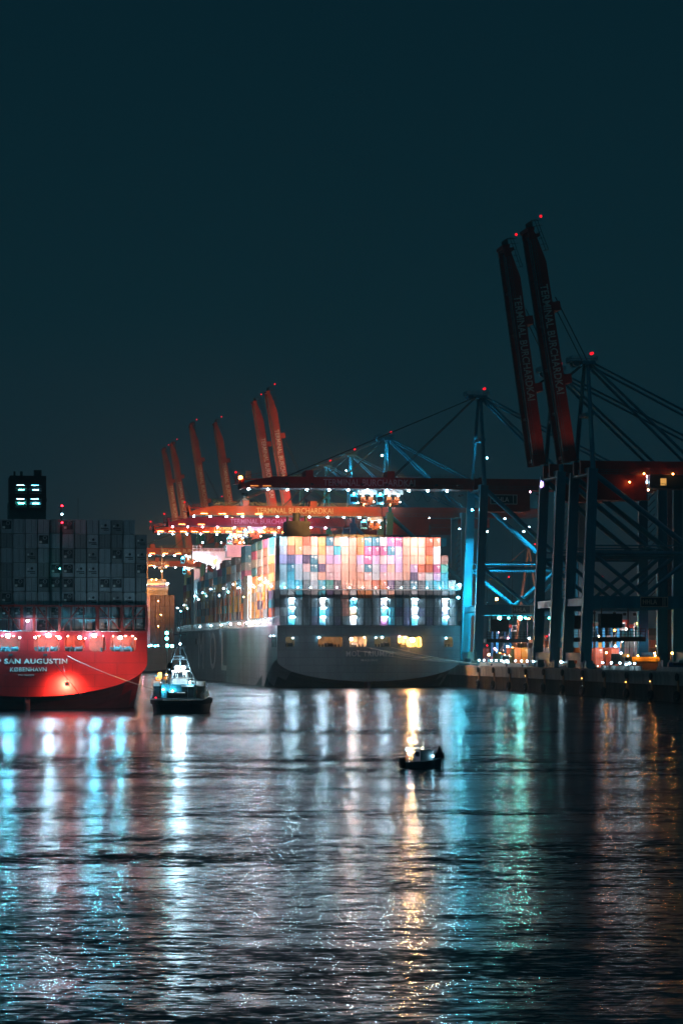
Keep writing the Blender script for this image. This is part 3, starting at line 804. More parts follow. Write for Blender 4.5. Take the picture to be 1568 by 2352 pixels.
# red lashing bridge
m = MB(); m.bx(-B2, B2, -.2, .9, 20.95, 21.3); m.bx(-B2, B2, -.1, .5, 18.5, 18.68); m.bx(-B2, B2, -.1, .6, 15.96, 16.12)
for k in range(20):
    x = (k - 9.5) * 2.5
    m.bx(x - .11, x + .11, 0, .5, 16, 21)
for x in (rx(530), rx(870), rx(1090), rx(1310), rx(300), rx(190)): m.bx(x - .26, x + .26, -.15, .5, 15.96, 21)
m.build('lashing_bridge', M_REDRACK, RS)
for a, b in ((550, 700), (1100, 1290), (1075, 880), (480, 330), (180, 20)): MB().bar((rx(a), -.25, 16.2), (rx(b), -.25, 20.9), .26).build('cross_brace', M_REDRACK, RS)
m = MB(); m.bx(rx(-50), rx(280), -.3, -.1, 15.98, 16.06); m.bx(rx(310), rx(510), -.3, -.1, 15.98, 16.06); m.bx(rx(900), rx(1080), -.3, -.1, 15.98, 16.06); m.build('deck_edge_trim', M_WHITE, RS)
lamp('bridge_lamp', (rx(242), -.5, 18.1), 'pink', 420, .3, RS)
m = MB(); m.tube((rx(540), -.6, 21.0), (rx(540), -.6, 37), .3, .24); m.tube((rx(540), -.6, 37), (rx(540), -.6, 41.6), .16, .1)
for z in (38.2, 39.2, 40.2, 41): m.bar((rx(540) - .5, -.6, z), (rx(540) + .5, -.6, z), .1)
m.build('stern_mast', M_DARK, RS)
for z, co, pw in ((41.3, 'red', 60), (39.6, 'white', 60), (37.9, 'red', 50)): lamp('mast_light', (rx(548), -.9, z), co, pw, .2, RS, hood=False)
lamp('mast_light', (rx(528), -1.1, 28.6), 'teal', 25, .13, RS, hood=False)
m = MB(); m.tube((rx(710), 6, 38.6), (rx(710), 6, 43.2), .05); m.build('whip_antenna', M_STEEL, RS)
spot('draught_lamp', (rx(590), -1.7, 5.2), (rx(588), 0, 4.6), 9000, 'warm', 165, .5, RS, r=.15)
MB().tube((rx(560), .1, 9.2), (rx(590), -1.8, 5.8), .05).build('lamp_arm', M_STEEL, RS)
# funnel
FY = 86; fs = 6000 / (526 + FY); fx = lambda c: (c * .25625 - 784) / fs - (r_c.x - FY * math.sin(TH)); fz = lambda c: CH - ((1850 + c * .4463) / 1.7417 - 1490) / fs
M_FG = mat('funnel_grey', (.12, .15, .15), .6, dirt=.25); M_FM = mat('funnel_dull_maroon', (.07, .015, .02), .6, dirt=.3)
m = MB(); x0, x1 = fx(85), fx(415); z1, z2, z3 = fz(560), fz(350), fz(130)
m.bx(x0, x1, FY, FY + 12, 16, z2, 0)
m.bx(x0 + .4, x1 + .2, FY + .02, FY + 12, z2, fz(320), 1)
X = [x0 + .4, fx(140), fx(242), fx(266), fx(372), x1 + .2]; Z = [fz(320), fz(316), fz(286), fz(196), z3]
m.build('funnel_casing', [M_FG, M_FM], RS)
m = MB(); wins = [(fx(140), fx(242)), (fx(266), fx(372))]; zr = [(fz(408), fz(318)), (fz(286), fz(196))]
xs = [x0 + .2] + [v for w_ in wins for v in w_] + [x1]
for i in range(0, 6, 2): m.bx(xs[i], xs[i + 1], FY - 1.2, FY - .02, fz(430), z3)
zs_ = [fz(430)] + [v for w_ in zr for v in w_] + [z3]
for a, b in wins:
    for i in range(0, 6, 2): m.bx(a, b, FY - 1.2, FY - .02, zs_[i], zs_[i + 1])
m.bx(x0 + .2, x1, FY - 1.2, FY + 12, z3, z3 + .2)
m.bx(x0 + .2, x1, FY - .02, FY + 12, fz(320), z3)
m.build('funnel_tower', M_FM, RS)
for wi, (a, b) in enumerate(wins):
    for zi_, (c, d) in enumerate(zr):
        m = MB()
        for k in range(4): zz = c + (d - c) * (k + .35) / 4; m.box(((a + b) / 2, FY - .6, zz), (b - a, .5, .09), 0)
        m.build('louvre', M_WHITE, RS)
        tube_lamp('louvre_lamp', ((a + b) / 2 - .1, FY - .75, d - .35), ((b - a) * .6, .12, .12), 'cyan' if wi else 'cold', 110 if zi_ else 190, RS)
        tube_lamp('louvre_lamp', ((a + b) / 2 + .1, FY - .75, c + 1.0), ((b - a) * .5, .12, .12), 'cyan' if wi else 'teal', 90 if zi_ else 190, RS)
m = MB()
for c, r, zt in ((140, .25, 72), (202, .32, 72), (347, .95, 60)): m.tube((fx(c), FY + 4, z3), (fx(c), FY + 4, fz(zt)), r, n=12)
m.build('exhaust_pipes', M_DARK, RS)
# its containers
RG = ['RDDDDRDDuuDx', 'DDDRDDDuDDDu', 'DDuDDRDuDRuu', 'DDuDRRuuDDDR', 'DRDRRRDDRRDD', 'RDDDDRDuDuuD', 'RRRuRDRDDDDD', 'DDDRDDDDuDuu']
zz = 38.75
colr = {0: 'E', 1: 'E', 2: 'G'}
rowh = [2.94] * 6 + [2.48] * 2
z = 38.72
rnn = ['top', 'second', 'third', 'fourth', 'fifth', 'sixth', 'seventh', 'bottom']
rr = random.Random(3)
zs2 = []
ztop = 38.74
for ri in range(8):
    ztop -= rowh[ri]; h = rowh[ri] - .12
    for ci in range(-7, 12):
        ch = RG[ri][ci] if ci >= 0 else 'D'
        if ch == 'x': continue
        x = rx(1270) - (11 - ci) * 2.47
        c = rr.choice('GGEEG')
        stl = {'D': 'door', 'R': 'reefer', 'u': 'unit'}[ch]
        if ci >= 0:
            what = {'D': 'plain locking bars', 'R': 'dark refrigeration recess', 'u': 'small refrigeration unit'}[ch]
            container(RS, (x, 1.4, ztop), c, stl, h, '%s container with %s, %s row, %s, on red ship' % (CN[c], what, rnn[ri], lr(ci, 12)), 'containers stacked on the red ship', 0)
        else:
            NEAR.append((0, 0, (x, ztop, h), c))
mm = MB()
for b_, r_, p, c in NEAR:
    if b_ == 0: cg(mm, p[0], 1.4, p[1], p[2], c)
for k in range(-9, 9): cg(mm, k * 2.47 + .3, 16.5, 36.2, 2.8, 'E', detail=False)
for yb in range(1, 12):
    if FY - 14 < 16.4 + yb * 14.5 < FY + 12: continue
    for k in range(-9, 10):
        for r_ in range(0, 7):
            if k in (9, 8) or r_ == 6: cg(mm, k * 2.47, 2 + yb * 14.5, 16 + r_ * 2.9, 2.8, rr.choice('GERB'), detail=False)
so = mm.build('shipping_container', mats_all, None, RS.location, (0, 0, TH)); tag(so, 'more grey containers filling the rest of the red ship', 'containers', kind='stuff')
# ------------------------------------------------------------------ quay cranes
def boom_mesh(L_):
    """hinge at the origin, girders run to -x; the text side faces -y"""
    g = MB(); h = 3.5
    for y in (-4.2, 3.0):
        poly = [(0, -h), (0, 0), (-L_ + 9, 0), (-L_ + 1.5, -1.7), (-L_, -2.3), (-L_, -h), (-L_ + 14, -h)]
        g.prism(poly, y, y + 1.2)
    for i in range(int(L_ // 12) + 1):
        x = -1 - i * 12
        g.bx(x - .8, x, -3, 3, -h + .3, -.4)
    for i in range(int(L_ // 12)):
        g.bar((-2 - i * 12, -3, -.6), (-14 - i * 12, 3, -.6), .35)
    g.bx(-L_ - .6, -L_ + .3, -4.4, 4.4, -h - .3, -1.9)
    return g


def walkway_mesh(x0, x1, y, z, mb=None, h=1.1):
    w_ = mb or MB(); w_.bx(x0, x1, y - .9, y, z - .12, z); w_.rail([(x0, y - .9, z), (x1, y - .9, z)], h, step=3, r=.04)
    return w_


def crane(Y, label, L_=73, hz=57, apex=87, raised=0.0, lamps='white', lamp_p=700, step=6.2, warm=None, trolleys=(-28,), text_on=True, beacon=True, girder_lamps=True, warm_p=300, up_light=None, back=50, lit_spots=None, sign=True, blue=None):
    p = rail(Y); t = empty('quay_crane', (p.x, p.y, QZ), TH); tag(t, label, 'crane', 'ship to shore cranes along the quay')
    bl = blue or M_BLUE
    G = 30; HW = 10
    for x, xt in ((-1.2, .9), (G, G)):
        for y in (-HW, HW):
            m = MB(); m.bar((x, y, 1.9), (xt, y, hz + .5), 1.7, 2.9, w2=1.5, h2=2.5)
            for k in range(6): zz = 6 + k * (hz - 10) / 6; m.box((x + (xt - x) * zz / hz, y - .0, zz), (2.98 - k * .05, 1.74, .16))
            m.build('leg', bl, t)
            m = MB()
            for k in range(4):
                for dx in (0,): m.bx(x - 1 - .2, x + 1.2, y - 5.6 + k * 3 - 1.2 * 0, y - 5.6 + k * 3 + 2.4, .35, 1.5)
                for q in (0.5, 1.7): m.tube((x - .5, y - 5.6 + k * 3 + q, .45), (x + .5, y - 5.6 + k * 3 + q, .45), .42, n=8)
            m.bx(x - .9, x + .9, y - 4.6, y + 5.4, 1.3, 2.3)
            m.build('bogie', bl, t)
        m = MB(); m.bx(x - .8, x + .8, -HW - 2, HW + 2, 2.3, 4.4); m.build('sill_beam', bl, t)
        m = MB(); m.bx(xt - .8, xt + .8, -HW + .8, HW - .8, hz - 1, hz + .9); m.build('cross_beam', bl, t); m = MB(); m.bx(x + .3 - .6, x + .3 + .6, -HW + .8, HW - .8, 17, 19); m.build('cross_beam', bl, t)
    for y in (-HW, HW):
        m = MB(); m.bx(0, G - 1.2, y - .75, y + .75, 16.2, 19.5); m.build('portal_beam', bl, t)
        m = MB(); m.tube((.6, y, 31), (G - 1, y, 31), .5, n=10); m.tube((.6, y, 33), (G - 1, y, 33), .22, n=8); m.build('tie_beam', bl, t)
        m = MB(); m.tube((1.5, y, hz - 1), (G - 1.2, y, 31.5), .75, n=10); m.build('brace', bl, t)
        for x in (1.2, G - 1.2):
            m = MB(); m.tube((x, y, 30.6), (G / 2, y, 19.6), .55, n=10); m.build('brace', bl, t)
        m = MB(); m.tube((1.0, y, hz), (1.6, y * .16, apex), .7, .5, n=8); m.build('mast_leg', bl, t)
        m = MB(); m.tube((2.2, y * .2, apex - .6), (G, y * .36, hz + 3.4), .42, n=8); m.build('back_stay', bl, t)
        m = MB(); m.tube((2.2, y * .25, apex - .2), (G + 26, y * .36, hz + 3.0), .32, n=8); m.build('back_stay', bl, t)
    m = MB(); m.bx(.6, 2.8, -3.4, 3.4, hz + 15, hz + 16); m.build('mast_tie', bl, t); m = MB(); m.bx(-.2, 3.4, -3.2, 3.2, apex - 1, apex); m.bx(-3.2, 0, -3, 3, apex - .2, apex)
    m.rail([(-3.2, -3, apex), (4, -3, apex), (4, 3, apex), (-3.2, 3, apex), (-3.2, -3, apex)], 1.2, step=1.6, r=.06)
    m.tube((-1.6, -2.2, apex - .6), (-1.6, -1.2, apex - .6), .9, n=12); m.tube((-1.6, 1.2, apex - .6), (-1.6, 2.2, apex - .6), .9, n=12); m.bar((3, 0, apex), (3, 0, apex + 1.9), .12)
    m.build('mast_head', bl, t)
    # landward girder, machinery house
    m = MB()
    for y in (-4.2, 3.0): m.bx(-1, G + back - 20, y, y + 1.2, hz - .5, hz + 3)
    for i in range(5): m.bx(2 + i * 12, 2.8 + i * 12, -3, 3, hz, hz + 2.4)
    m.build('girder', M_RED, t)
    walkway_mesh(0, G + back - 20, -4.2, hz - .5).build('walkway', M_STEEL, t)
    m = MB(); m.bx(3, 17, -5.0, 5.0, hz - 7.4, hz - .62); m.bx(2.4, 17.6, -5.9, -5.0, hz - 7.6, hz - 7.4); m.rail([(2.4, -5.9, hz - 7.4), (17.6, -5.9, hz - 7.4)], 1.1, step=2, r=.05); m.build('machinery_house', M_RED, t)
    # boom
    b = boom_mesh(L_).build('boom', M_RED, t, (-2.0, 0, hz + 3.0), (0, R(raised), 0))
    if text_on: text('TERMINAL BURCHARDKAI', (-33.1, -4.24, -1.65), 29.6, 2.15, M_LETTER, b, bold=.015)
    m = MB(); walkway_mesh(-L_ + 3, -3, -4.25, -3.5, m)
    for y in (-2.9, 2.9): m.bx(-L_ + 2, 0, y - .15, y + .15, -3.8, -3.5)
    if not raised: m.rail([(-L_ + 9, -3.6, 0), (-1, -3.6, 0)], 1.3, step=3, r=.05)
    m.rail([(-L_ + 9, 3.9, 0), (-1, 3.9, 0)], 1.3, step=3, r=.05)
    m.build('boom_walkway', M_STEEL, b)
    m = MB(); m.rail([(-L_ - 2.4, -3.4, -2), (-L_ + 6, -3.4, -.2)], 1.5, step=1.6, r=.06); m.bx(-L_ - 2.4, -L_, -3.5, 3.5, -2.2, -2); m.bar((-L_ - 2.2, -3, -2), (-L_ - 2.2, -3, .8), .12); m.bar((-L_ - 1, -1, -2), (-L_ - 1, -1, 1.4), .1)
    m.build('boom_tip', M_DARK if raised else M_RED, b)
    for xx in (-L_ + 20, -L_ / 2.7): MB().bx(xx, xx + 2.4, -4.0, 4.0, .02, 2.1).build('stay_bracket', M_RED, b)
    if beacon:
        lamp('beacon', (-L_ - 2.2, -3, 1.3) if not raised else (-L_ - 3.6, 0, 1.5), 'red', 12, .42, b, hood=False)
        lamp('beacon', (3, 0, apex + 2.2), 'red', 14, .45, t, hood=False)
        lamp('beacon', (3, -1.2, apex + 2.2), 'red', 14, .45, t, hood=False)
    if lamps and not raised:
        x = -8.0; i = 0
        while x > -L_:
            lamp('boom_lamp', (x, -4.6, -4.1), lamps, lamp_p, .38, b); x -= step * (1.15 if i % 4 == 2 else 1); i += 1
    if warm:
        for x in warm: tube_lamp('walkway_lamp', (x, -4.75, -3.0), (2.6, .14, .14), 'sodium', warm_p * .22, b)
    if girder_lamps:
        for x in (8, 17, 33, 47): lamp('girder_lamp', (x, -4.6, hz - 1.1), 'white' if (x + int(Y)) % 2 else 'pink', 250, .36, t)
    if raised:
        m = MB()
        for y in (-2.4, 2.4):
            m.tube((1.6, y, apex - .5), (-7.5 + .0, y, hz + 3 + 44), .14, n=6); m.tube((1.0, y, apex - .5), (-4.5, y, hz + 3 + 22), .16, n=6)
        m.build('fore_stay', M_DARK, t)
    else:
        m = MB()
        for y in (-3.0, 3.0):
            m.tube((0, y * .7, apex - .8), (-27, y, hz + 3.2), .17, n=6); m.tube((0, y * .8, apex - .6), (-L_ + 12, y, hz + 3.2), .17, n=6)
        m.build('fore_stay', M_DARK, t)
    # festoon cables
    if not raised and Y < 1300:
        m = MB()
        for k in range(7):
            x0 = -6 - k * 3.4; pts = [(x0 - 3.4 * j / 8, 4.6, hz - 1 - 3.6 * math.sin(math.pi * j / 8) * (1 - .06 * k)) for j in range(9)]
            m.line(pts, .06, 4)
        m.build('festoon_cable', M_DARK, t)
    for tx in trolleys:
        q = MB(); q.bx(tx - 3, tx + 3, -2.6, 2.6, hz - 2.3, hz - 1.0); q.bx(tx - 2.6, tx + 2.8, -2.6, 2.6, hz - 1.0, hz - .6)
        q.rail([(tx - 3, -2.7, hz - 2.3), (tx + 3, -2.7, hz - 2.3)], 1.0, step=1.2, r=.05)
        tr = q.build('trolley', M_WHITE, t)
        q = MB(); q.bx(tx - 5.4, tx - 3.2, -2.0, .4, hz - 5.4, hz - 2.3, 0); q.bx(tx - 5.3, tx - 3.3, -2.03, -2.0, hz - 4.6, hz - 3.0, 1); q.build('operator_cab', [mat('cab_light_blue', (.10, .55, .75), .4, dirt=.15), M_GLASS], tr)
        lamp('trolley_lamp', (tx - 4.4, -3.2, hz - 2.2), 'cyan', 600, .4, tr, hood=False); lamp('trolley_lamp', (tx + 1.4, -3.3, hz - 2.6), 'white', 250, .34, tr, hood=False)
        ds = 5.6
        z = hz - ds
        q = MB()
        for sx in (-1.8, 1.8):
            for sy in (-1, 1): q.tube((tx + sx, sy, hz - 2.3), (tx + sx, sy, z + 1.6), .05, n=4)
        q.build('hoist_rope', M_STEEL, tr)
        q = MB(); q.bx(tx - 2.2, tx + 2.2, -1.0, 1.0, z + .8, z + 1.6, 0)
        for sx in (-1, 1):
            q.bx(tx + sx * 1.0, tx + sx * 1.3, -3, 3, z + .1, z + .5, 0)
            for sy in (-3, 3): q.bx(tx + sx * 1.3, tx + sx * 1.2 + .1, sy - .2, sy + .2, z - .5, z + .5, 0)
        q.bx(tx - 1.3, tx + 1.3, -3.2, -2.9, z, z + .5); q.bx(tx - 1.3, tx + 1.3, 2.9, 3.2, z, z + .5)
        q.bx(tx - 2, tx - .5, -1.8, 1.8, z + 1.6, z + 2.7); q.bx(tx + .5, tx + 2, -1.8, 1.8, z + 1.6, z + 2.7)
        q.build('spreader', mat('spreader_orange', (.75, .22, .08), .5, dirt=.2), tr)
        lamp('spreader_lamp', (tx + 1.9, -3.5, z + .9), 'salmon', 200, .22, tr, hood=False)
        lamp('spreader_lamp', (tx - 1.6, -3.5, z + 2.9), 'salmon', 400, .22, tr, hood=False)
    if up_light:
        for x, y, tz, pw, cl, an in up_light: spot('added_boom_flood', (x, y, hz + 3.0), (-9 if raised else -30, -4.2, hz + tz), pw, cl, an, .8, t)  # spot added off the girder to brighten the boom
    # lashing platform between the seaward and landward legs and the stair tower
    m = MB(); m.bx(1.5, 15, -HW - 1.2, -HW + 3, 7.4, 8.6); m.bx(3, 9, -HW, -HW + 2.6, 11, 14.8); m.rail([(1.5, -HW - 1.1, 8.6), (15, -HW - 1.1, 8.6)], 2.2, step=1.4, r=.07, mids=3)
    m.bar((10.5, -HW, 8.6), (10.5, -HW, 16.2), .3); m.bar((3.2, -HW, 8.6), (3.2, -HW, 16.2), .2); m.build('lashing_platform', M_DARK, t)
    m = MB(); m.bx(G + 1.6, G + 3.6, -HW - .8, -HW + 1.4, 0, hz); m.build('lift_shaft', M_STEEL, t)
    m = MB()
    for k in range(18): m.bar((G - 3.4, -HW + 2, 19.6 + k * 2.0), (G - 1.4, -HW + 2, 21.6 + k * 2.0) if k % 2 else (G - 1.4, -HW + 2, 21.6 + k * 2.0), .25)
    m.build('stairway', M_STEEL, t)
    if sign:
        s_ = MB(); cx = 17.5 if raised else 13.5; M_S = mat('sign_cream_outline', (.62, .50, .38), .6, dirt=.2); w2 = 3.8
        y = -HW - .82
        s_.bx(cx - w2, cx + w2, y, y + .06, 16.6, 19.3, 1)
        for a in (16.6, 19.12): s_.bx(cx - w2, cx + w2, y - .05, y, a, a + .18, 0)
        for a in (cx - w2, cx + w2 - .18, cx + w2 - 1.5, cx + w2 - .95): s_.bx(a, a + .18, y - .05, y, 16.78, 19.12, 0)
        so_ = s_.build('sign', [M_S, M_DARK], t)
        text('HHLA', (cx - 1.2, y - .08, 17.95), 3.9, 1.25, M_S, so_, bold=.01)
        if not raised:
            s2 = MB(); s2.bx(4, 12.8, -5.12, -5.06, hz - 5.2, hz - 2.1, 1)
            for a in (hz - 5.2, hz - 2.3): s2.bx(4, 12.8, -5.2, -5.12, a, a + .2, 0)
            for a in (4, 12.6, 11.4): s2.bx(a, a + .2, -5.2, -5.12, hz - 5, hz - 2.3, 0)
            s2o = s2.build('sign', [M_LETTER, M_DARK], t)
            text('HHLA', (7.6, -5.22, hz - 3.65), 5, 1.6, M_LETTER, s2o, bold=.01)
    return t


A = crane(841, 'tall blue crane right beside the grey stern with its dark lowered boom', 73.5, 57, 87, lamps='white', lamp_p=650, trolleys=(-27, -35.5), warm=[-66, -70], warm_p=60)
# deck floodlights of this crane: they light the stern stack below it
dA = (g_c - rail(841)); tx0, ty0 = dA.dot(BX), dA.dot(AX)
for i, (x, co, pw) in enumerate(((-62, 'white', 60000), (-54, 'rose', 60000), (-46, 'rose', 60000), (-38, 'rose', 64000), (-30, 'rose', 70000), (-22, 'rose', 66000), (-14, 'rose', 62000), (-7, 'rose', 50000))):
    spot('deck_floodlight', (x, -7.4, 57.2), (x, ty0 + 2.5, 37), pw * 2.1, co, 37, .7, A)
lamp('leg_lamp', (-4.4, 5.0, 22.0), 'cyan', 5000, .4, A); lamp('leg_lamp', (-1.5, -3, 50.0), 'cyan', 900, .3, A)  # lamps added near the legs to brighten their blue
for p3, t3, pw, an in (((.4, -6.5, 55.4), (0, 9.2, 22), 160000, 50), ((.4, -6.0, 55.4), (-.6, 9.2, 8), 260000, 26), ((-4.6, 2.0, 54.4), (-1.6, -10, 18), 180000, 40), ((-4.6, -2.0, 54.4), (-2, -10, 5), 180000, 24),
                       ((8, -3, 54.8), (16, 10, 38), 60000, 70), ((20, -3, 54.8), (15, 10, 22), 90000, 60), ((5, 3, 20.5), (12, 10, 31), 16000, 80), ((1, -3, 60.5), (1.2, 2, 75), 9000, 60)):
    spot('added_leg_flood', p3, t3, pw, 'cyan', an, .7, A)  # spots added to brighten the blue legs and braces
lamp('leg_lamp', (4, 0, 67.0), 'cyan', 1300, .2, A); lamp('leg_lamp', (14, 6, 24.0), 'cyan', 1500, .3, A)
for x, pw, r in ((8.6, 5000, .6), (11.6, 300, .4), (15.4, 6500, .66), (17.2, 300, .4), (25, 250, .36)): lamp('portal_lamp', (x, 2, 15.4), 'teal', pw, r, A)
for y, x in ((-HW_, 0) for HW_ in (11,)): pass
B_ = crane(740, 'tall dark crane with a raised boom, left one of the two highest booms', 62, 54.5, 84, raised=82, lamps=None, trolleys=(), girder_lamps=False, back=46, up_light=((-4, -12, 40, 700, 'salmon', 110),))
C_ = crane(705, 'tall dark crane with a raised boom, the very highest at the right', 63, 53, 83, raised=81, lamps=None, trolleys=(16,), girder_lamps=True, back=46, up_light=((-4, -12, 40, 800, 'salmon', 110),))
for x in (12, 16, 24, 34, 40): lamp('house_lamp', (x, -6.2, 50.2 if x % 8 else 52.5), 'sodium', 90, .3, C_)
for x in (6, 9.6, 21, 34, 38): MB().bx(x, x + 1.6, -4.72, -4.66, 49.5, 51.4).build('lit_window', emi('window_glow', (1, .5, .12), .8), C_)
q = MB(); q.bx(18, 42, -4.6, 4.6, 48.8, 52.2); q.rail([(4, -4.9, 48.8), (42, -4.9, 48.8)], 1.1, step=1.5, r=.06); q.build('service_deck', M_DARK, C_)

cr = [
    (1010, 'red lowered crane boom lit orange red, largest and highest one over the ship', dict(lamps='white', lamp_p=500, warm=[-68, -61, -54, -47], warm_p=1100, trolleys=(-3.5,))),
    (1096, 'magenta red lowered crane boom, second below the dark boom over the ship', dict(lamps='pink', lamp_p=500, warm=[-68, -60], warm_p=700, trolleys=(-39,))),
    (1162, 'bright orange lowered crane boom, lowest of the three lit booms over the ship', dict(lamps='white', lamp_p=700, warm=[-71, -66, -61, -56, -51, -46, -41, -36, -31, -26, -21, -16, -10], warm_p=1700, trolleys=(-38,))),
    (1424, 'distant lowered crane boom in front of the white ship bridge, upper of two', dict(lamps='white', lamp_p=900, warm=[-66, -59, -52, -45, -38], warm_p=1400, trolleys=(-33,), text_on=True)),
    (1690, 'distant lowered crane boom in front of the white ship bridge, lower of two', dict(lamps='white', lamp_p=1200, warm=[-60, -50, -40, -30, -20], warm_p=1200, trolleys=(-6,), hz=59)),
    (1290, 'crane with a raised orange red boom, left one of the lit pair above the ship', dict(L_=66, hz=59, apex=87, raised=81, trolleys=(), girder_lamps=False, up_light=((-9, -16, 34, 42000, 'salmon', 60), (-9, -16, 10, 22000, 'salmon', 60)))),
    (1240, 'crane with a raised orange red boom, right one of the lit pair above the ship', dict(L_=66, hz=59, apex=87, raised=81, trolleys=(), girder_lamps=False, up_light=((-9, -16, 34, 46000, 'salmon', 60), (-9, -16, 10, 22000, 'salmon', 60)))),
    (1590, 'slim dim raised crane boom standing alone, second group from the left', dict(L_=72, hz=67, apex=96, raised=81, trolleys=(), girder_lamps=False, up_light=((-9, -16, 26, 2400, 'salmon', 60),))),
    (1459, 'dim raised crane boom standing alone just left of the lit pair', dict(L_=70, hz=59, apex=88, raised=81, trolleys=(), girder_lamps=False, up_light=((-9, -16, 30, 2800, 'salmon', 60),))),
    (1775, 'raised dull red crane boom, leftmost of all', dict(L_=72, hz=66, apex=96, raised=81, trolleys=(), girder_lamps=False, up_light=((-9, -16, 30, 26000, 'salmon', 55),))),
    (1715, 'raised dull red crane boom, second from the left', dict(L_=72, hz=65, apex=95, raised=81, trolleys=(), girder_lamps=False, up_light=((-9, -16, 30, 26000, 'salmon', 55),))),
]
CR = {841: A}
for Y, lab, kw in cr:
    t = CR[Y] = crane(Y, lab, sign=False, **kw)
    if 'raised' not in kw and Y < 1300:
        lamp('mast_lamp', (2, -6, 62), 'cyan', 4500, .3, t, hood=False); lamp('mast_lamp', (-1, -3, 80), 'cyan', 3500, .25, t, hood=False); lamp('mast_lamp', (14, -9, 70), 'cyan', 3500, .25, t, hood=False)
    if Y == 1010: lamp('tip_light', (-47.5, -6, 68), 'sodium', 10, .2, t)
def add_boom_flood(src, dst, sx, dx, pw, col, ang, z=58.0):
    w_ = lambda t_, p_: Vector(t_.location) + BX * p_[0] + AX * p_[1] + Vector((0, 0, p_[2]))
    tg = w_(CR[dst], (dx, -4.2, z)) - Vector(CR[src].location)
    spot('added_boom_flood', (sx, 5.4, 59.5), (tg.dot(BX), tg.dot(AX), tg.z), pw, col, ang, .7, CR[src])  # spot added on one crane to brighten the next boom
for (ax_, tz_, ty_, pw, co, an) in ((-73.5, 33, 66, 420000, 'orange', 38), (-73.5, 30, 210, 260000, 'white', 20), (-74.5, 12, 60, 700000, 'rose', 60)):
    tg = to_world(GS, (-29.75, ty_, tz_)) - Vector(A.location)
    spot('added_side_flood', (ax_, 3.8, 54.5), (tg.dot(BX), tg.dot(AX), tg.z), pw, co, an, .8, A)  # unseen spots added at the boom tip to brighten the port side
tg = Vector(A.location) + BX * -33 + AX * -4.2 + Vector((0, 0, 58)) - Vector(B_.location)
spot('added_boom_flood', (.5, 6, 52.5), (tg.dot(BX), tg.dot(AX), tg.z), 26000, 'magenta', 44, .8, B_)  # spot added to brighten the dark lowered boom's face
add_boom_flood(841, 1010, -20, -40, 1700000, 'orange', 34)
add_boom_flood(1010, 1096, -20, -48, 160000, 'magenta', 60)
add_boom_flood(1010, 1096, -45, -25, 90000, 'magenta', 50)
add_boom_flood(1096, 1162, -20, -50, 330000, 'orange', 58)
add_boom_flood(1096, 1162, -50, -25, 250000, 'orange', 58)
add_boom_flood(1162, 1424, -66, -50, 1500000, 'orange', 26)
add_boom_flood(1424, 1690, -60, -40, 2200000, 'orange', 24)
q = lamp('aviation_lamp', (-76.2, -3, 59.6), 'sodium', 500, .75, A, hood=False)
m = MB(); m.bx(-74.5, -72.8, -3, -2.9, 59.5, 61.8); m.build('tip_sign', M_LETTER, A)

# ------------------------------------------------------------------ tug
TG = empty('tugboat', tuple(P(403, 1640, 500).xy) + (0,), R(-2)); tag(TG, 'small dark harbour tug with bright mast searchlights between the two ships', 'tugboat')
def hull_ring(zs_, ins, name, mt, rr=1.0, parent=TG):
    m = MB(); pts = []
    for i in range(28):
        a = 2 * math.pi * i / 28; e = .62
        c_, s_ = math.cos(a), math.sin(a)
        pts.append((math.copysign(abs(c_) ** e, c_) * 5.4, math.copysign(abs(s_) ** e, s_) * 13.5 + 13))
    rings = [[((x) * k, 13 + (y - 13) * k, z) for x, y in pts] for z, k in zip(zs_, ins)]
    n = len(pts)
    for a, b in zip(rings, rings[1:]): m.add(a + b, [(i, (i + 1) % n, n + (i + 1) % n, n + i) for i in range(n)], 0, False)
    m.add(rings[-1], [tuple(range(n))])
    return m.build(name, mt, parent)
M_TUGH = mat('tug_black_hull', (.02, .025, .03), .5, dirt=.3, scale=1)
hull_ring((-1, .3, 1.9, 2.5), (.90, .95, 1.0, 1.0), 'hull', M_TUGH)
hull_ring((1.75, 1.8, 2.6, 2.75), (1.0, 1.045, 1.05, 1.0), 'fender_band', M_RUBBER)
M_TEALW = mat('tug_teal_deckhouse', (.10, .30, .36), .5, dirt=.25, scale=1.2, streak=True)
m = MB(); m.bx(-4.6, 4.6, .2, .35, 2.75, 3.0); m.bx(-4.2, -2.2, .1, .3, 2.75, 2.95)
m.bx(-5.0, 5.0, .6, .75, 2.75, 2.9); m.bx(-1.5, 1.5, -.5, .1, 2.6, 2.9); m.build('bulwark', M_WHITE, TG)
m = MB(); m.bx(-3.3, 3.2, 5.5, 16, 2.7, 5.6); m.build('deckhouse', M_TEALW, TG)
for x0, x1 in ((.7, 1.75), (1.95, 3.0)): m = MB(); m.bx(x0, x1, 5.38, 5.5, 2.95, 5.0); m.build('door', M_DARK, TG); m = MB(); m.bx(x0 - .1, x1 + .1, 5.2, 5.5, 5.1, 5.35); m.build('awning', M_WHITE, TG)
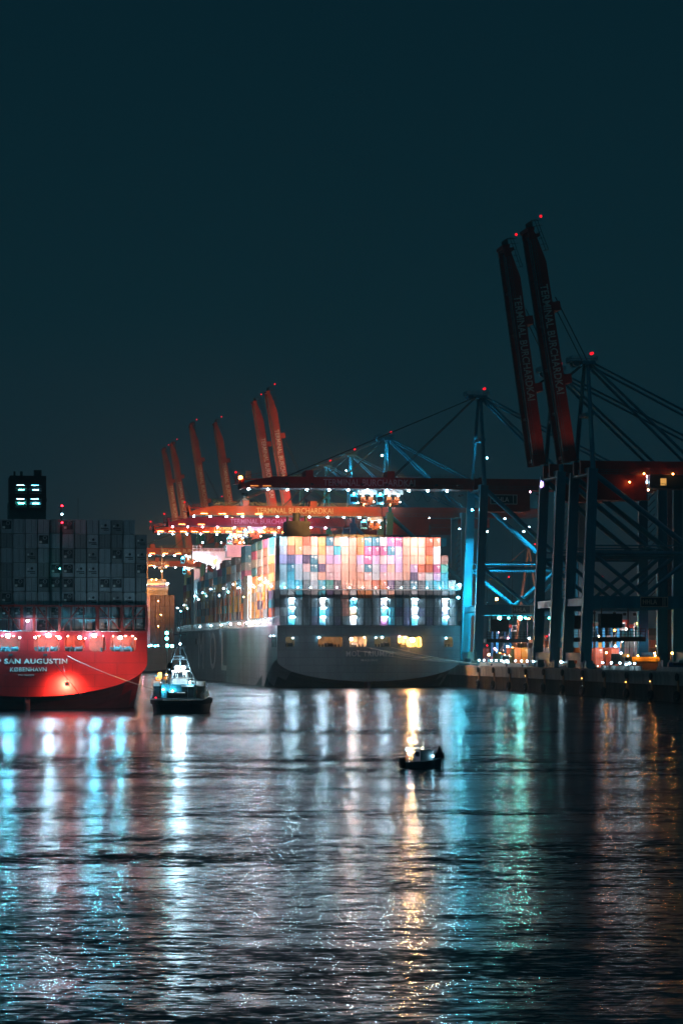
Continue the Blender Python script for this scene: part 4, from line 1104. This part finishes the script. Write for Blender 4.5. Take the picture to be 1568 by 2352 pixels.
for s_ in (-1, 1):
    m = MB(); m.bx(s_ * 3.5, s_ * 4.9, 6.2, 9, 2.7, 5.2, 0); m.bx(s_ * 3.45, s_ * 4.95, 6.1, 9.1, 5.2, 6.1, 1); m.build('engine_trunk', [M_DARK, M_WHITE], TG)
    m = MB(); m.tube((s_ * 4.9, 6.3, 2.9), (s_ * 2.1, 8, 8.6), .3, .2, n=6); m.tube((s_ * 2.1, 8, 8.6), (s_ * .6, 9, 13), .14, n=6); m.build('mast_leg', M_DARK, TG)
    m = MB(); m.tube((s_ * 1.1, 9, 4.9), (s_ * .85, 9, 7.4), .18, n=6); m.tube((s_ * 1.9, 8.4, 5.4), (s_ * 1.5, 8.4, 7.9), .42, n=8); m.build('exhaust', M_STEEL, TG)
    m = MB()
    pts = [(s_ * 4.9, 1.5, 2.7), (s_ * 5.3, 3.5, 2.7), (s_ * 5.4, 8, 2.9), (s_ * 5.3, 14, 3.3)]
    for a, b in zip(pts, pts[1:]): m.add([a, b, (b[0] * .93, b[1], b[2] + 1.5), (a[0] * .93, a[1], a[2] + 1.0)], [(0, 1, 2, 3)])
    m.build('side_bulwark', M_WHITE, TG)
m = MB(); m.bx(-1.7, 1.7, 8.6, 13, 5.6, 8.0, 0); m.bx(-1.45, -.5, 8.54, 8.6, 6.7, 7.7, 1); m.bx(-.35, .6, 8.54, 8.6, 6.7, 7.7, 1); m.bx(.75, 1.5, 8.54, 8.6, 6.7, 7.7, 1); m.bx(-2, 2, 8.3, 13.3, 8.0, 8.2, 0)
m.build('wheelhouse', [M_WHITE, M_GLASS], TG)
m = MB(); m.rail([(-1.5, 5.3, 5.65), (3.1, 5.3, 5.65)], 1.1, step=1.5, r=.05); m.build('railing', M_WHITE, TG)
m = MB(); m.tube((-1.55, 5.0, 2.8), (-1.55, 5.0, 6.8), .07); m.tube((-2.5, 5.0, 2.8), (-2.5, 5.0, 6.6), .07)
for k in range(9): m.bar((-2.5, 5, 3 + k * .4), (-1.55, 5, 3 + k * .4), .05)
m.build('ladder', M_WHITE, TG)
m = MB()
for k in range(4): m.bx(-.6, 1.0, 7.6 - k * .0, 8.3, 5.9 + k * .32, 6.0 + k * .32)
m.tube((-.75, 7.8, 5.7), (-.75, 7.8, 8), .07); m.tube((1.15, 7.8, 5.7), (1.15, 7.8, 8), .07); m.build('upper_ladder', M_WHITE, TG)
m = MB(); m.tube((0, 9.2, 8.2), (0, 9.2, 17.6), .16, .08)
for z, w_ in ((10.4, 1.3), (12.6, 1.0), (15.2, 1.2), (16.9, .5)):
    m.bar((-w_, 9.2, z), (w_, 9.2, z), .12)
    m.bar((-w_, 9.2, z - .2), (-w_, 9.2, z + .5), .09); m.bar((w_, 9.2, z - .2), (w_, 9.2, z + .5), .09)
m.box((-.4, 9.2, 11), (1.6, .4, .25)); m.ico((.6, 9.2, 10.9), .4)
m.build('mast', M_DARK, TG)
m = MB(); m.tube((-1.6, 3.6, 3.4), (1.6, 3.6, 3.4), .7, n=12); m.bx(-2, -1.6, 3, 4.2, 2.7, 4.3); m.bx(1.6, 2, 3, 4.2, 2.7, 4.3); m.build('tow_winch', M_DARK, TG)
lamp('searchlight_or_fill', (-.55, 8.1, 8.75), 'white', 4600, .4, TG, hood=False); lamp('searchlight_or_fill', (.75, 8.1, 8.8), 'white', 3400, .36, TG, hood=False)
for x, z, co, pw, r in ((-2.9, 4.55, 'cyan', 260, .17), (-1.1, 4.3, 'cyan', 260, .17), (2.3, 5.9, 'white', 260, .12), (1.2, 7.7, 'warm', 150, .16), (-2.2, 7.4, 'sodium', 90, .14), (0, 13.4, 'white', 130, .2), (-4.3, 3.0, 'red', 10, .09), (4.6, 3.6, 'warm', 12, .08)):
    lamp('deck_lamp', (x, 5.0 if z < 8 else 8.9, z), co, pw, r, TG, hood=False)
M_OR = mat('orange_rescue_gear', (.85, .38, .08), .6, dirt=.2)
m = MB(); m.box((-3.6, 6.0, 7.3), (.7, .5, 1.1)); m.ico((-2.6, 6.0, 6.7), .4); m.torus((-4.0, 5.9, 6.6), (0, 1, 0), .35, .11); m.build('life_raft', M_OR, TG)
# unseen spots added at the tug to light the red stern
loc = (-5.2, -6.5, 7.5)
def tl(v): return Vector(TG.location) + Matrix.Rotation(TG.rotation_euler.z, 3, 'Z') @ Vector(v)
tgt = to_world(RS, (rx(585), 0, 4.7))
inv = Matrix.Rotation(-TG.rotation_euler.z, 3, 'Z')
def tloc(wp): return inv @ (wp - Vector(TG.location))
spot('searchlight_or_fill', (-1.4, -.2, 8.0), tloc(tgt), 60000, 'yellow', 6, 1.0, TG, r=.1)
spot('searchlight_or_fill', (-1.4, -.2, 9.0), tloc(to_world(RS, (rx(560), 0, 6.0))), 40000, 'orange', 13, 1.0, TG, r=.1)
spot('searchlight_or_fill', (-1.2, -.2, 9.4), tloc(to_world(RS, (rx(1000), 0, 6.5))), 52000, 'salmon', 46, 1.0, TG, r=.2)

spot('searchlight_or_fill', (1.2, 13.4, 9.0), tloc(to_world(GS, (4, 0, 11))), 130000, 'cold', 17, .8, TG, r=.1)  # unseen spot added to lift the grey transom
spot('searchlight_or_fill', (-1.2, 13.4, 9.0), tloc(to_world(GS, (-B, 70, 12))), 300000, 'rose', 16, .9, TG, r=.1)  # unseen spot added to lift the grey port side

# ------------------------------------------------------------------ ropes
def rope(name, a, b, sag, r, mt, label, n=20):
    a, b = Vector(a), Vector(b); m = MB(); c = (a + b) / 2
    pts = [a.lerp(b, i / n) - Vector((0, 0, sag * 4 * (i / n) * (1 - i / n))) - c for i in range(n + 1)]
    m.line(pts, r, 6); o = m.build(name, mt, None, c); tag(o, label, 'rope', 'mooring and tow ropes'); return o
qb = edge(826, .9); qb.z = QZ + .6
qb2 = edge(812, .9); qb2.z = QZ + .6
for i, (c, zz, q_, sag, rr_) in enumerate(((760, 12.95, qb, .5, .10), (770, 12.9, qb2, 1.2, .08), (955, 13.0, qb, .6, .10), (680, 11.9, qb2, .9, .07))):
    rope('mooring_rope', to_world(GS, (lx(c), -.25, zz)), q_ + Vector((0, i * .5, 0)), sag, rr_, M_ROPE,
         'pale mooring rope from the grey stern to the quay, ' + ('upper of the left pair', 'lower of the left pair', 'starting furthest right', 'lowest, crossing the ship name')[i])
rope('tow_rope', to_world(RS, (rx(600), -.3, 11.0)), tl((-4.2, 3, 4.6)), .5, .07, M_ROPE, 'pale tow rope from the red stern to the tug')
rope('tow_rope', to_world(RS, (rx(440), -.3, 11.0)), to_world(RS, (rx(715), -2.4, 3.0)), .15, .08, M_RUBBER, 'dark rope hanging down across the red stern')
for i in range(4):
    p = edge(828 - i * 21, .55); m = MB(); m.tube((0, 0, 0), (0, 0, .5), .3, .24, n=10); m.tube((0, 0, .45), (0, 0, .65), .42, n=10)
    o = m.build('mooring_bollard', M_DARK, None, (p.x, p.y, QZ + .12)); tag(o, 'squat dark mooring bollard on the quay edge, %s from the grey stern' % ords[i], 'bollard', 'bollards on the quay edge')

# ------------------------------------------------------------------ small boat in the middle of the river
bp_ = P(962, 1768, 272); SB = empty('workboat', (bp_.x, bp_.y, 0), R(-62)); tag(SB, 'small dark workboat crossing the river with a lit stern', 'boat')
m = MB(); hp = [(-.85, -1.8), (.85, -1.8), (.95, 0), (.7, 1.6), (0, 2.7), (-.7, 1.6), (-.95, 0)]; n = len(hp)
v = [(x * .8, y * .95, -.2) for x, y in hp] + [(x, y, .75 + max(0, y) * .12) for x, y in hp]
m.add(v, [(i, (i + 1) % n, n + (i + 1) % n, n + i) for i in range(n)] + [tuple(range(n, 2 * n))]); m.build('hull', mat('workboat_grey_hull', (.16, .19, .20), .5, dirt=.3), SB)
m = MB(); m.prism([(-.62, .75), (-.55, 1.9), (.55, 1.9), (.62, .75)], -.2, 1.3, 0); m.bx(-.45, .45, -.215, -.2, 1.25, 1.75, 1); m.bx(-.7, .7, -.35, 1.45, 1.9, 1.97, 0); m.build('cabin', [mat('workboat_cabin', (.30, .33, .34), .5, dirt=.3), M_GLASS], SB)
m = MB(); m.tube((.1, -1.2, .7), (.1, -1.2, 2.9), .035); m.bar((-.35, -1.2, 2.3), (.45, -1.2, 2.3), .04); m.build('mast', M_WHITE, SB)
m = MB(); m.bx(-.3, .3, -2.2, -1.8, .1, 1.15); m.build('outboard_motor', M_DARK, SB)
m = MB(); m.rail([(-.9, -1.7, .75), (-.95, 0, .8), (-.68, 1.6, .95)], .5, step=.8, r=.02); m.build('railing', M_WHITE, SB)
m = MB(); m.torus((-.3, -1.1, 1.0), (1, 0, 0), .3, .07, 14, 6); m.build('lifebuoy', M_OR, SB)
for p3, co, pw, r in (((.1, -1.2, 2.98), 'white', 14, .11), ((-.2, -1.3, 2.0), 'cyan', 16, .14), ((.0, .4, 2.1), 'warm', 6, .1), ((.8, 1.2, 1.3), 'cold', 16, .1), ((.5, -1.3, 1.95), 'teal', 3, .08), ((.35, -1.35, 1.55), 'pink', 14, .08), ((-.3, -1.9, .95), 'sodium', 3, .06)):
    lamp('deck_lamp', p3, co, pw, r, SB, hood=False)
bp_ = P(1009, 1732, 300); t = empty('buoy', (bp_.x, bp_.y, 0)); tag(t, 'small dark cone topped buoy right behind the workboat', 'buoy')
m = MB(); m.tube((0, 0, -.3), (0, 0, .5), .55, n=12); m.build('float', M_DARK, t); m = MB(); m.tube((0, 0, .5), (0, 0, 1.35), .4, .06, n=10); m.build('cone', M_DARK, t)
# ------------------------------------------------------------------ terminal yard behind the legs
def Q(x, Y):            # quay-level point that the photo shows in column x at distance Y
    return Vector(((x - PX) * Y / FOC, Y, QZ))


def post(x, Y, ytop, col, pw, lab, r=.4, arm=1.0, pole='steel'):
    b = Q(x, Y); h = CH - (ytop - HY) * Y / FOC - QZ
    t = empty('lamp_post', b, TH); tag(t, lab, 'lamp post', 'lamp posts of the terminal yard')
    m = MB(); m.tube((0, 0, 0), (0, 0, h), .16, .09, n=8); m.bar((0, 0, h), (arm, 0, h + .25), .12); m.bx(-.3, .3, -.3, .3, 0, .5)
    m.build('pole', M_STEEL, t)
    lamp('lamp_head', (arm, -.2, h - .05), col, pw * (.8 if col == 'sodium' else .35), r, t)
    return t


post(1523, 900, 1340, 'sodium', 50000, 'tall lamp post with a glaring yellow lamp at the far right', .85, .8)
post(1326, 880, 1357, 'sodium', 2600, 'tall lamp post with a yellow lamp between the dark crane legs', .6, .3)
post(1138, 960, 1376, 'sodium', 1900, 'lamp post with an orange lamp just right of the blue crane legs', .55, .3)
post(1456, 780, 1432, 'sodium', 500, 'yellow lamp post, left of the close pair near the grey pillars', .3)
post(1474, 770, 1431, 'sodium', 600, 'yellow lamp post, right of the close pair near the grey pillars', .3)
post(1522, 830, 1402, 'sodium', 500, 'highest yellow lamp post between the two grey pillars', .3)
post(1524, 760, 1431, 'warm', 1300, 'lamp post with a creamy lamp above the red signal', .42)
post(1544, 770, 1428, 'sodium', 600, 'yellow lamp post nearest the right hand grey pillar', .3)
post(1445, 740, 1470, 'white', 900, 'short white lamp post, leftmost of the three before the striped stacks', .4, .3)
post(1455, 745, 1470, 'white', 900, 'short white lamp post, middle of the three before the striped stacks', .4, .3)
post(1465, 750, 1470, 'white', 900, 'short white lamp post, rightmost of the three before the striped stacks', .4, .3)
post(1540, 700, 1500, 'sodium', 500, 'short orange lamp post beside the right end barrier', .26, .3)
post(1500, 700, 1500, 'sodium', 400, 'short orange lamp post behind the yellow cabin', .24, .3)
post(1389, 700, 1499, 'sodium', 450, 'short orange lamp post before the left red container', .26, .3)
post(1423, 700, 1500, 'white', 450, 'short white lamp post before the right red container', .26, .3)
post(1211, 880, 1421, 'sodium', 500, 'thin orange lit post behind the salmon lattice leg', .3, .4)
post(1213, 840, 1466, 'white', 700, 'short white lamp post over the orange stack', .35, .2)
t = post(1520, 745, 1456, 'red', 1800, 'signal post with a glowing red lamp between the grey pillars', .5, .2); lamp('lamp_head', (1.2, -.2, 11.0), 'red', 60, .4, t)

def stack(x0, x1, Y, rows, c, lab, name='shipping_container', rotl=0.0, h=2.86, L_=12.19, seed=1):
    """row of containers standing on the apron, doors or sides to the camera; each is its own object"""
    rn = random.Random(seed); a = Q(x0, Y); wpx = 2.55 * FOC / Y; n = max(1, round((x1 - x0) / wpx))
    for r_ in range(rows):
        for i in range(n):
            cc = c[(i + r_ * n) % len(c)]
            p = a + BX * (1.25 + i * 2.5) + Vector((0, 0, r_ * 2.9))
            o = link(name, container_mesh(cc, 'door', h, rn.choice((0, 1))), None, p, (0, 0, TH))
            tag(o, '%s container %s, %s%s' % (CN[cc], lab, ('bottom' if r_ == 0 else rown[max(0, rows - 1 - r_)]) + ' layer', '' if n == 1 else ', ' + lr(i, n)), 'container', 'containers standing in the yard')


def ylamp(x, y, Y, col, pw, r=.4, lab=None):
    pass

stack(1180, 1224, 862, 2, 'OYOYOO', 'in the orange lit stack right of the blue crane', seed=2)
stack(1128, 1160, 900, 1, 'PVW', 'under the blue crane by the pink lights', seed=3)
stack(1232, 1270, 772, 2, 'EEGE', 'in the grey block between the first dark legs', h=2.86, seed=4)
stack(1298, 1344, 742, 2, 'OOSO', 'in the orange block between the middle dark legs', seed=5)
stack(1366, 1388, 760, 2, 'R', 'under the straddle carrier, left pile', seed=6)
stack(1403, 1424, 760, 2, 'R', 'under the straddle carrier, right pile', seed=7)
stack(1456, 1500, 860, 4, 'WGPSWGCP', 'in the pale striped stack', seed=8)
stack(1504, 1570, 1000, 3, 'WPGSWO', 'in the far stack by grey pillars', seed=9)
stack(1108, 1128, 930, 2, 'R', 'behind the foot of the blue crane', seed=10)

# spots added under the portal beams to brighten the stacks
def yard_flood(t, p3, x, Y, z, pw, col, ang=60):
    tg = Q(x, Y) + Vector((0, 0, z)) - Vector(t.location); tg.z = z
    spot('added_yard_flood', p3, (tg.dot(BX), tg.dot(AX), z), pw, col, ang, .7, t)
yard_flood(A, (18, 11.4, 15.4), 1202, 862, 3, 26000, 'sodium'); yard_flood(A, (8, 11.4, 15.4), 1145, 900, 2, 40000, 'pink'); yard_flood(A, (27, 11.4, 15.4), 1225, 930, 3, 30000, 'rose')
yard_flood(B_, (5, 11.4, 15.4), 1251, 772, 3, 15000, 'rose'); yard_flood(B_, (9, -9.0, 15.4), 1321, 742, 3, 9000, 'orange', 80); yard_flood(B_, (16, 11.4, 15.4), 1385, 760, 3, 14000, 'rose', 80)
yard_flood(B_, (22, 11.4, 15.4), 1415, 760, 4, 26000, 'rose', 80); yard_flood(B_, (28, 11.4, 15.4), 1478, 860, 5, 160000, 'rose', 40); yard_flood(B_, (25, 11.4, 15.4), 1394, 815, 9, 60000, 'white', 50)

# straddle carriers
def straddle(x, Y, lab, rz=0.0):
    b = Q(x, Y); t = empty('straddle_carrier', b, TH + rz); tag(t, lab, 'straddle carrier')
    M_SR = mat('carrier_red_paint', (.62, .06, .04), .5, dirt=.2); M_SB = mat('carrier_blue_paint', (.02, .30, .62), .5, dirt=.2)
    for sx in (-2.3, 2.3):
        m = MB(); m.bx(sx - .35, sx + .35, -4.6, 4.6, .9, 1.8)
        m.build('wheel_beam', M_SB, t)
        for yy in (-3.9, -1.4, 1.4, 3.9): m = MB(); m.tube((sx - .35, yy, .75), (sx + .35, yy, .75), .75, n=14); m.build('wheel', M_RUBBER, t)
        for yy in (-4, 4): m = MB(); m.bx(sx - .38, sx + .38, yy - .4, yy + .4, 1.8, 12.6); m.build('leg', M_SB, t)
    m = MB()
    for sx in (-2.3, 2.3): m.bx(sx - .45, sx + .45, -5.2, 5.2, 12.6, 13.8)
    for yy in (-4.7, 0, 4.7): m.bx(-2.3, 2.3, yy - .4, yy + .4, 12.8, 13.7)
    m.bx(-1.6, 1.9, -3, 3, 13.8, 15.4); m.build('top_frame', M_SR, t)
    m = MB(); m.bx(2.8, 4.3, -5.4, -3.4, 11.2, 13.6, 0); m.bx(2.95, 4.2, -5.42, -5.4, 11.9, 13.2, 1); m.build('cab', [M_WHITE, M_GLASS], t)
    m = MB(); m.bx(-1.2, 1.2, -6, 6, 8.2, 8.6); m.bx(-.8, .8, -1.5, 1.5, 8.6, 9.6)
    for sy in (-4, 4):
        for sx in (-1, 1): m.tube((sx, sy * .7, 9), (sx, sy * .7, 12.8), .05, n=4)
    m.build('spreader', M_STEEL, t)
    m = MB(); m.bar((-2.0, -4.5, 3), (2.0, -4.5, 11), .3); m.build('ladder', M_STEEL, t)
    lamp('headlight', (0, -5.3, 12.2), 'salmon', 500, .36, t); lamp('headlight', (-1.6, -5.3, 8), 'white', 260, .3, t); lamp('headlight', (1.2, -5.3, 6.2), 'white', 300, .4, t); lamp('headlight', (-2.8, -5.0, 5), 'pink', 300, .24, t)
    return t
straddle(1394, 815, 'red and blue straddle carrier right of the darkest crane legs')
straddle(1425, 900, 'farther straddle carrier half hidden behind the nearer one', .1)
straddle(1150, 905, 'straddle carrier with yellow lit legs under the blue crane')
straddle(1335, 850, 'straddle carrier glimpsed between the two rightmost dark legs')

def truck(x, Y, c, lab, rz):
    t = empty('terminal_truck', Q(x, Y), rz); tag(t, lab, 'truck', 'trucks on the apron')
    m = MB(); m.bx(-1.2, 1.2, -1.8, .3, .8, 3.3, 0); m.bx(-1.1, 1.1, -1.82, -1.8, 2.0, 3.0, 1); m.build('cab', [M_WHITE, M_GLASS], t)
    m = MB(); m.bx(-1.1, 1.1, .2, 13.4, 1.1, 1.4); m.build('trailer', M_DARK, t)
    m = MB(); container_geo(m, 0, 1.0, 1.42, 2.59, 'door'); m.build('container_box', [cmat(c), M_BARS, M_LOGO, M_DARK], t)
    for y in (-1.0, 2.6, 10.4, 11.8):
        for sx in (-1, 1): MB().tube((sx * 1.2, y, .55), (sx * .8, y, .55), .55, n=12).build('wheel', M_RUBBER, t)
    for sx in (-.8, .8): lamp('headlight', (sx, -1.95, 1.1), 'white', 90, .17, t, hood=False)
    lamp('roof_beacon', (0, -.6, 3.5), 'sodium', 120, .15, t, hood=False)
truck(1158, 850, 'R', 'terminal truck with a rust red box under the blue crane', TH)
truck(1285, 760, 'O', 'terminal truck with an orange box between the dark legs', TH)
truck(1440, 720, 'W', 'terminal truck with a white box near the yellow cabin', TH)
for i, (x, Y, c) in enumerate(((1140, 845, 'white'), (1232, 760, 'red'), (1352, 700, 'white'), (1560, 640, 'dark blue'))):
    t = empty('parked_van', Q(x, Y), TH + 1.4); tag(t, '%s van parked on the apron, %s from the ship' % (c, ords[i]), 'van', 'vans on the apron')
    cc = {'white': (.7, .7, .7), 'red': (.5, .03, .02), 'dark blue': (.03, .07, .2)}[c]
    m = MB(); m.prism([(-1.0, .45), (-1.0, 1.3), (-.8, 2.1), (.8, 2.1), (1.0, 1.3), (1.0, .45)], -1.2, 2.8); m.prism([(-1.0, .45), (-1.0, 1.2), (1.0, 1.2), (1.0, .45)], -2.2, -1.2); m.build('body', mat('van_paint_' + c.replace(' ', '_'), cc, .35, dirt=.15), t)
    m = MB(); m.bx(-.85, .85, -1.24, -1.2, 1.3, 1.95); m.bx(-1.02, 1.02, -.9, 1.6, 1.35, 1.9); m.build('window', M_GLASS, t)
    for y in (-1.5, 1.9):
        for sx in (-1, 1): MB().tube((sx * 1.05, y, .36), (sx * .8, y, .36), .36, n=12).build('wheel', M_RUBBER, t)
    for sx in (-.75, .75): lamp('headlight', (sx, -2.25, .8), 'warm', 40, .12, t, hood=False)

# salmon lit lattice leg of a small crane deep in the yard
b = Q(1186, 980); t = empty('yard_crane', b, TH); tag(t, 'salmon lit lattice yard crane seen below the blue diagonal braces', 'crane')
M_SAL = mat('salmon_lit_crane', (.70, .42, .30), .55, dirt=.2)  # salmon light on the legs put into the paint
m = MB(); m.tube((-1.5, 0, 0), (4.6, 0, 44), .8, .45, n=8); m.build('leg', M_SAL, t)
m = MB(); m.tube((11.5, 0, 0), (4.6, 0, 44), .6, .4, n=8); m.build('leg', M_SAL, t)
m = MB(); m.bx(-2, 9, -.5, .5, 7.6, 8.9); m.tube((4.6, 0, 44), (-16, 0, 26), .14, n=6); m.tube((4.6, 0, 44), (24, 0, 26), .14, n=6); m.tube((4, 0, 20), (11.5, 0, 9), .35, n=6); m.build('cross_beam', M_SAL, t)
for p3, pw in (((1, -4, 3), 2600), ((8, -5, 12), 1300), ((0, -4, 18), 1500)): lamp('flood_lamp', p3, 'salmon', pw, .25, t)
for x in (-14, -6, 12): pass

# yellow cabin and fence at the right end, far sheds
b = Q(1482, 690); t = empty('gate_cabin', b, TH); tag(t, 'low cabin with a bright yellow roof edge behind the right barrier', 'cabin')
m = MB(); m.bx(-3.4, 3.4, 0, 3, 0, 2.1); m.build('wall', mat('cabin_brown', (.20, .12, .08), .7, dirt=.3), t)
m = MB(); m.bx(-3.8, 3.8, -.4, 3.2, 2.1, 3.3); m.build('roof', mat('cabin_yellow', (.80, .50, .06), .5, dirt=.15), t)
lamp('wall_lamp', (-2.5, -1.6, 3.6), 'sodium', 260, .16, t); lamp('wall_lamp', (2.2, -1.6, 3.6), 'sodium', 260, .16, t)
b = Q(1560, 1090); t = empty('warehouse', b, TH); tag(t, 'long low warehouse with lit windows at the far right of the yard', 'warehouse')
m = MB(); m.bx(-45, 60, 0, 30, 0, 11); m.build('wall', mat('warehouse_brown', (.25, .2, .17), .8, dirt=.3), t); m = MB(); m.prism([(-46, 11), (60, 11), (60, 14), (-46, 14)], -.5, 30.5); m.build('roof', M_DARK, t)
for x in range(-42, 56, 7): m = MB(); m.bx(x, x + 3, -.15, 0, 5, 8); m.build('window', emi('window_glow', (1, .5, .12), .9), t)

# signal gantry lamps hanging in the yard haze
fl = [(1128, 1446, 1000, 'sodium'), (1142, 1452, 1010, 'pink'), (1150, 1470, 1000, 'white'), (1165, 1466, 1030, 'pink'), (1118, 1483, 960, 'red'), (1136, 1490, 980, 'pink'), (1158, 1494, 960, 'salmon'), (1176, 1489, 970, 'sodium'),
      (1262, 1458, 1000, 'pink'), (1327, 1440, 990, 'white'), (1330, 1466, 1000, 'salmon'), (1255, 1462, 1010, 'red'), (1440, 1506, 880, 'pink'), (1484, 1512, 900, 'sodium'), (1378, 1506, 880, 'pink'), (1360, 1510, 850, 'red'), (1300, 1514, 830, 'sodium'),
      (1226, 1260, 1300, 'white'), (1214, 1211, 1350, 'white'), (1176, 1221, 1280, 'pink'), (1202, 1221, 1300, 'white'), (1118, 1221, 1250, 'white'), (1060, 1232, 1400, 'white'), (1042, 1248, 1380, 'pink'), (1228, 1250, 1400, 'red'), (1204, 1248, 1420, 'red'), (1168, 1325, 1200, 'red'), (1382, 1325, 1200, 'red'), (1105, 1325, 1300, 'pink')]
fl += [(1122, 1504, 880, 'warm'), (1147, 1502, 890, 'sodium'), (1171, 1506, 870, 'warm'), (1196, 1474, 930, 'warm'), (1260, 1490, 830, 'warm'), (1345, 1480, 830, 'sodium'), (1373, 1462, 950, 'warm'), (1411, 1448, 960, 'sodium'), (1437, 1480, 930, 'warm'), (1508, 1484, 900, 'warm'), (1533, 1478, 920, 'salmon'), (1562, 1470, 900, 'warm')]
cnm = {'sodium': 'yellow', 'pink': 'pinkish', 'white': 'white', 'red': 'red', 'salmon': 'salmon', 'teal': 'teal', 'warm': 'cream'}
ords_ = lambda k: ords[k] if k < 30 else 'thirty-' + ords[k - 30] if k < 39 else 'fortieth' if k == 39 else 'forty-' + ords[k - 40]
for i, (x, y, Y, co) in enumerate(fl):
    b = Q(x, Y); h = CH - (y - HY) * Y / FOC - QZ; h = max(h, 1.5)
    t = empty('mast_lamp', b, TH); hi = 'far high' if y < 1340 else 'low'
    tag(t, '%s %s lamp on a slim mast, %s from the right among yard lights' % (hi, cnm[co], ords_(sorted(fl, key=lambda q: -q[0]).index(fl[i]))), 'lamp', 'distant yard lights')
    m = MB(); m.tube((0, 0, 0), (0, 0, h), .14, .07, n=5); m.build('pole', M_DARK, t)
    lamp('lamp_head', (0, -.3, h), co, (260 if co != 'red' else 20) * (Y / 1000) ** 2, .5 if co != 'red' else .36, t)

# far yard containers as one mass
mm = MB(); rn = random.Random(4)
for i in range(60):
    for r_ in range(rn.choice((1, 2, 2, 3))):
        cg(mm, 60 + (i % 20) * 3.0, 120 + (i // 20) * 60, QZ + r_ * 2.9, 2.86, rn.choice('OPRBWEGOY'), detail=False)
o_ = rail(840)
so = mm.build('shipping_container', mats_all, None, (o_.x, o_.y, 0), (0, 0, TH)); tag(so, 'dim mass of stacked containers deep in the yard', 'containers', kind='stuff')

# dim ship further up the river, orange lit bridge seen between the two big ships
fp = Vector(((330 - 784) * 1330 / 6000, 1330, 0)); FS = empty('container_ship', fp, TH); tag(FS, 'distant container ship with an orange lit bridge seen between the two big ships', 'container ship')
m, _ = hull_mesh(22, 13, 7, 1, 260, 215); m.build('hull', [M_GREYHULL, M_BOOT], FS); transom_mesh(22, 13, 7, 1, [], None).build('transom', M_GREYHULL, FS)
# bridge at its stern
def fsx(x): return (x - 784) * 1.3383 / 6 + (784 - 330) * 1.330 / 6
M_FB = mat('faded_white_bridge', (.50, .40, .30), .6, dirt=.2)
m = MB(); m.bx(fsx(352), fsx(404), 40, 52, 13, 43); m.bx(fsx(350), fsx(405), 39, 47, 43, 47.5); m.bx(fsx(356), fsx(400), 40, 50, 47.5, 49); m.build('bridge_house', M_FB, FS)
m = MB(); m.bx(fsx(356), fsx(400), 38.8, 39, 44.6, 46.6); m.build('bridge_window', M_GLASS, FS)
m = MB(); m.tube((fsx(392), 44, 49), (fsx(392), 44, 67), .5, .2); m.bx(fsx(383), fsx(402), 43.5, 44.5, 54.5, 55.2); m.bx(fsx(385), fsx(400), 43.6, 44.4, 57.5, 57.9); m.tube((fsx(357), 44, 49), (fsx(357), 44, 62), .5, .35); m.tube((fsx(400), 44, 55), (fsx(400), 44, 60), .2); m.build('mast', M_FB, FS)
for x, z, co, pw, r in ((339, 43.6, 'sodium', 5000, 1.0), (352, 46, 'white', 700, .5), (402, 46.5, 'white', 900, .6), (375, 48.6, 'sodium', 700, .35), (388, 53.0, 'sodium', 1500, .3), (365, 48.6, 'sodium', 500, .3)):
    lamp('bridge_lamp', (fsx(x), 36, z), co, pw, r, FS, hood=False)
lamp('mast_lamp', (fsx(372), 40, 56), 'salmon', 2000, .25, FS)
mm = MB(); rn = random.Random(8)
for r_ in range(9):
    for k in range(14):
        x = fsx(345) + k * 2.5
        if x > fsx(402): continue
        c = 'W' if k == 0 else 'B'
        cg(mm, x + 1, 18, 14 + r_ * 2.9, 2.86, rn.choice('WPWP') if k == 0 else 'B', detail=True, logo=0)
so = mm.build('shipping_container', mats_all, None, fp, (0, 0, TH)); tag(so, 'brown containers stacked on the distant ship', 'containers', kind='stuff')
for z in (16, 21, 27, 33, 37): lamp('stack_lamp', (fsx(345) - 1.5, 15.8, z), 'pink', 500, .3, FS)
for x, z in ((372, 37), (378, 30), (372, 24)): lamp('stack_lamp', (fsx(x), 15.0, z), 'sodium', 500, .2, FS)
for x, z in ((346, 13.8), (352, 14.1), (360, 13.8), (367, 14)): lamp('deck_lamp', (fsx(x), 4, z), 'cyan', 600, .5, FS)
# signal dolphin with four green lamps
dp = P(386, 1500, 960); dp.z = 0; t = empty('signal_dolphin', (dp.x, dp.y, 0), 0); tag(t, 'dark dolphin pile with four blue green signal lamps behind the tug', 'dolphin')
m = MB(); m.tube((-.4, 0, -1), (-.4, 0, 20), .3, n=8); m.bar((-.6, 0, 13.6), (1.6, 0, 13.6), .2); m.bar((1.3, 0, 5), (1.3, 0, 13.6), .2); m.build('pile', M_DARK, t)
for x, z, pw in ((-.45, 18.2, 1400), (-.45, 16.2, 1400), (-.3, 13.6, 1700), (1.5, 13.4, 1700)): lamp('signal_lamp', (x, -.5, z), 'teal', pw, .62, t, hood=False)

# far bank
mb = MB(); mb.bx(-2500, 2500, 3600, 3800, -2, 9); o = mb.build('far_bank', M_DARK); tag(o, 'low dark far bank of the river on the horizon', 'bank', kind='structure')
if HAZE > 0:
    hm = bpy.data.materials.new('haze'); hm.use_nodes = True; nt = hm.node_tree; nt.nodes.remove(nt.nodes['Principled BSDF'])
    pv = nt.nodes.new('ShaderNodeVolumePrincipled'); pv.inputs['Density'].default_value = HAZE; pv.inputs['Color'].default_value = (.70, .88, .94, 1); pv.inputs['Anisotropy'].default_value = .3
    nt.links.new(pv.outputs[0], nt.nodes['Material Output'].inputs['Volume'])
    mb = MB(); mb.bx(-6100, 6100, -300, 9100, -3, 175); o = mb.build('haze', hm); tag(o, 'thin night haze over the harbour', 'haze', kind='stuff')
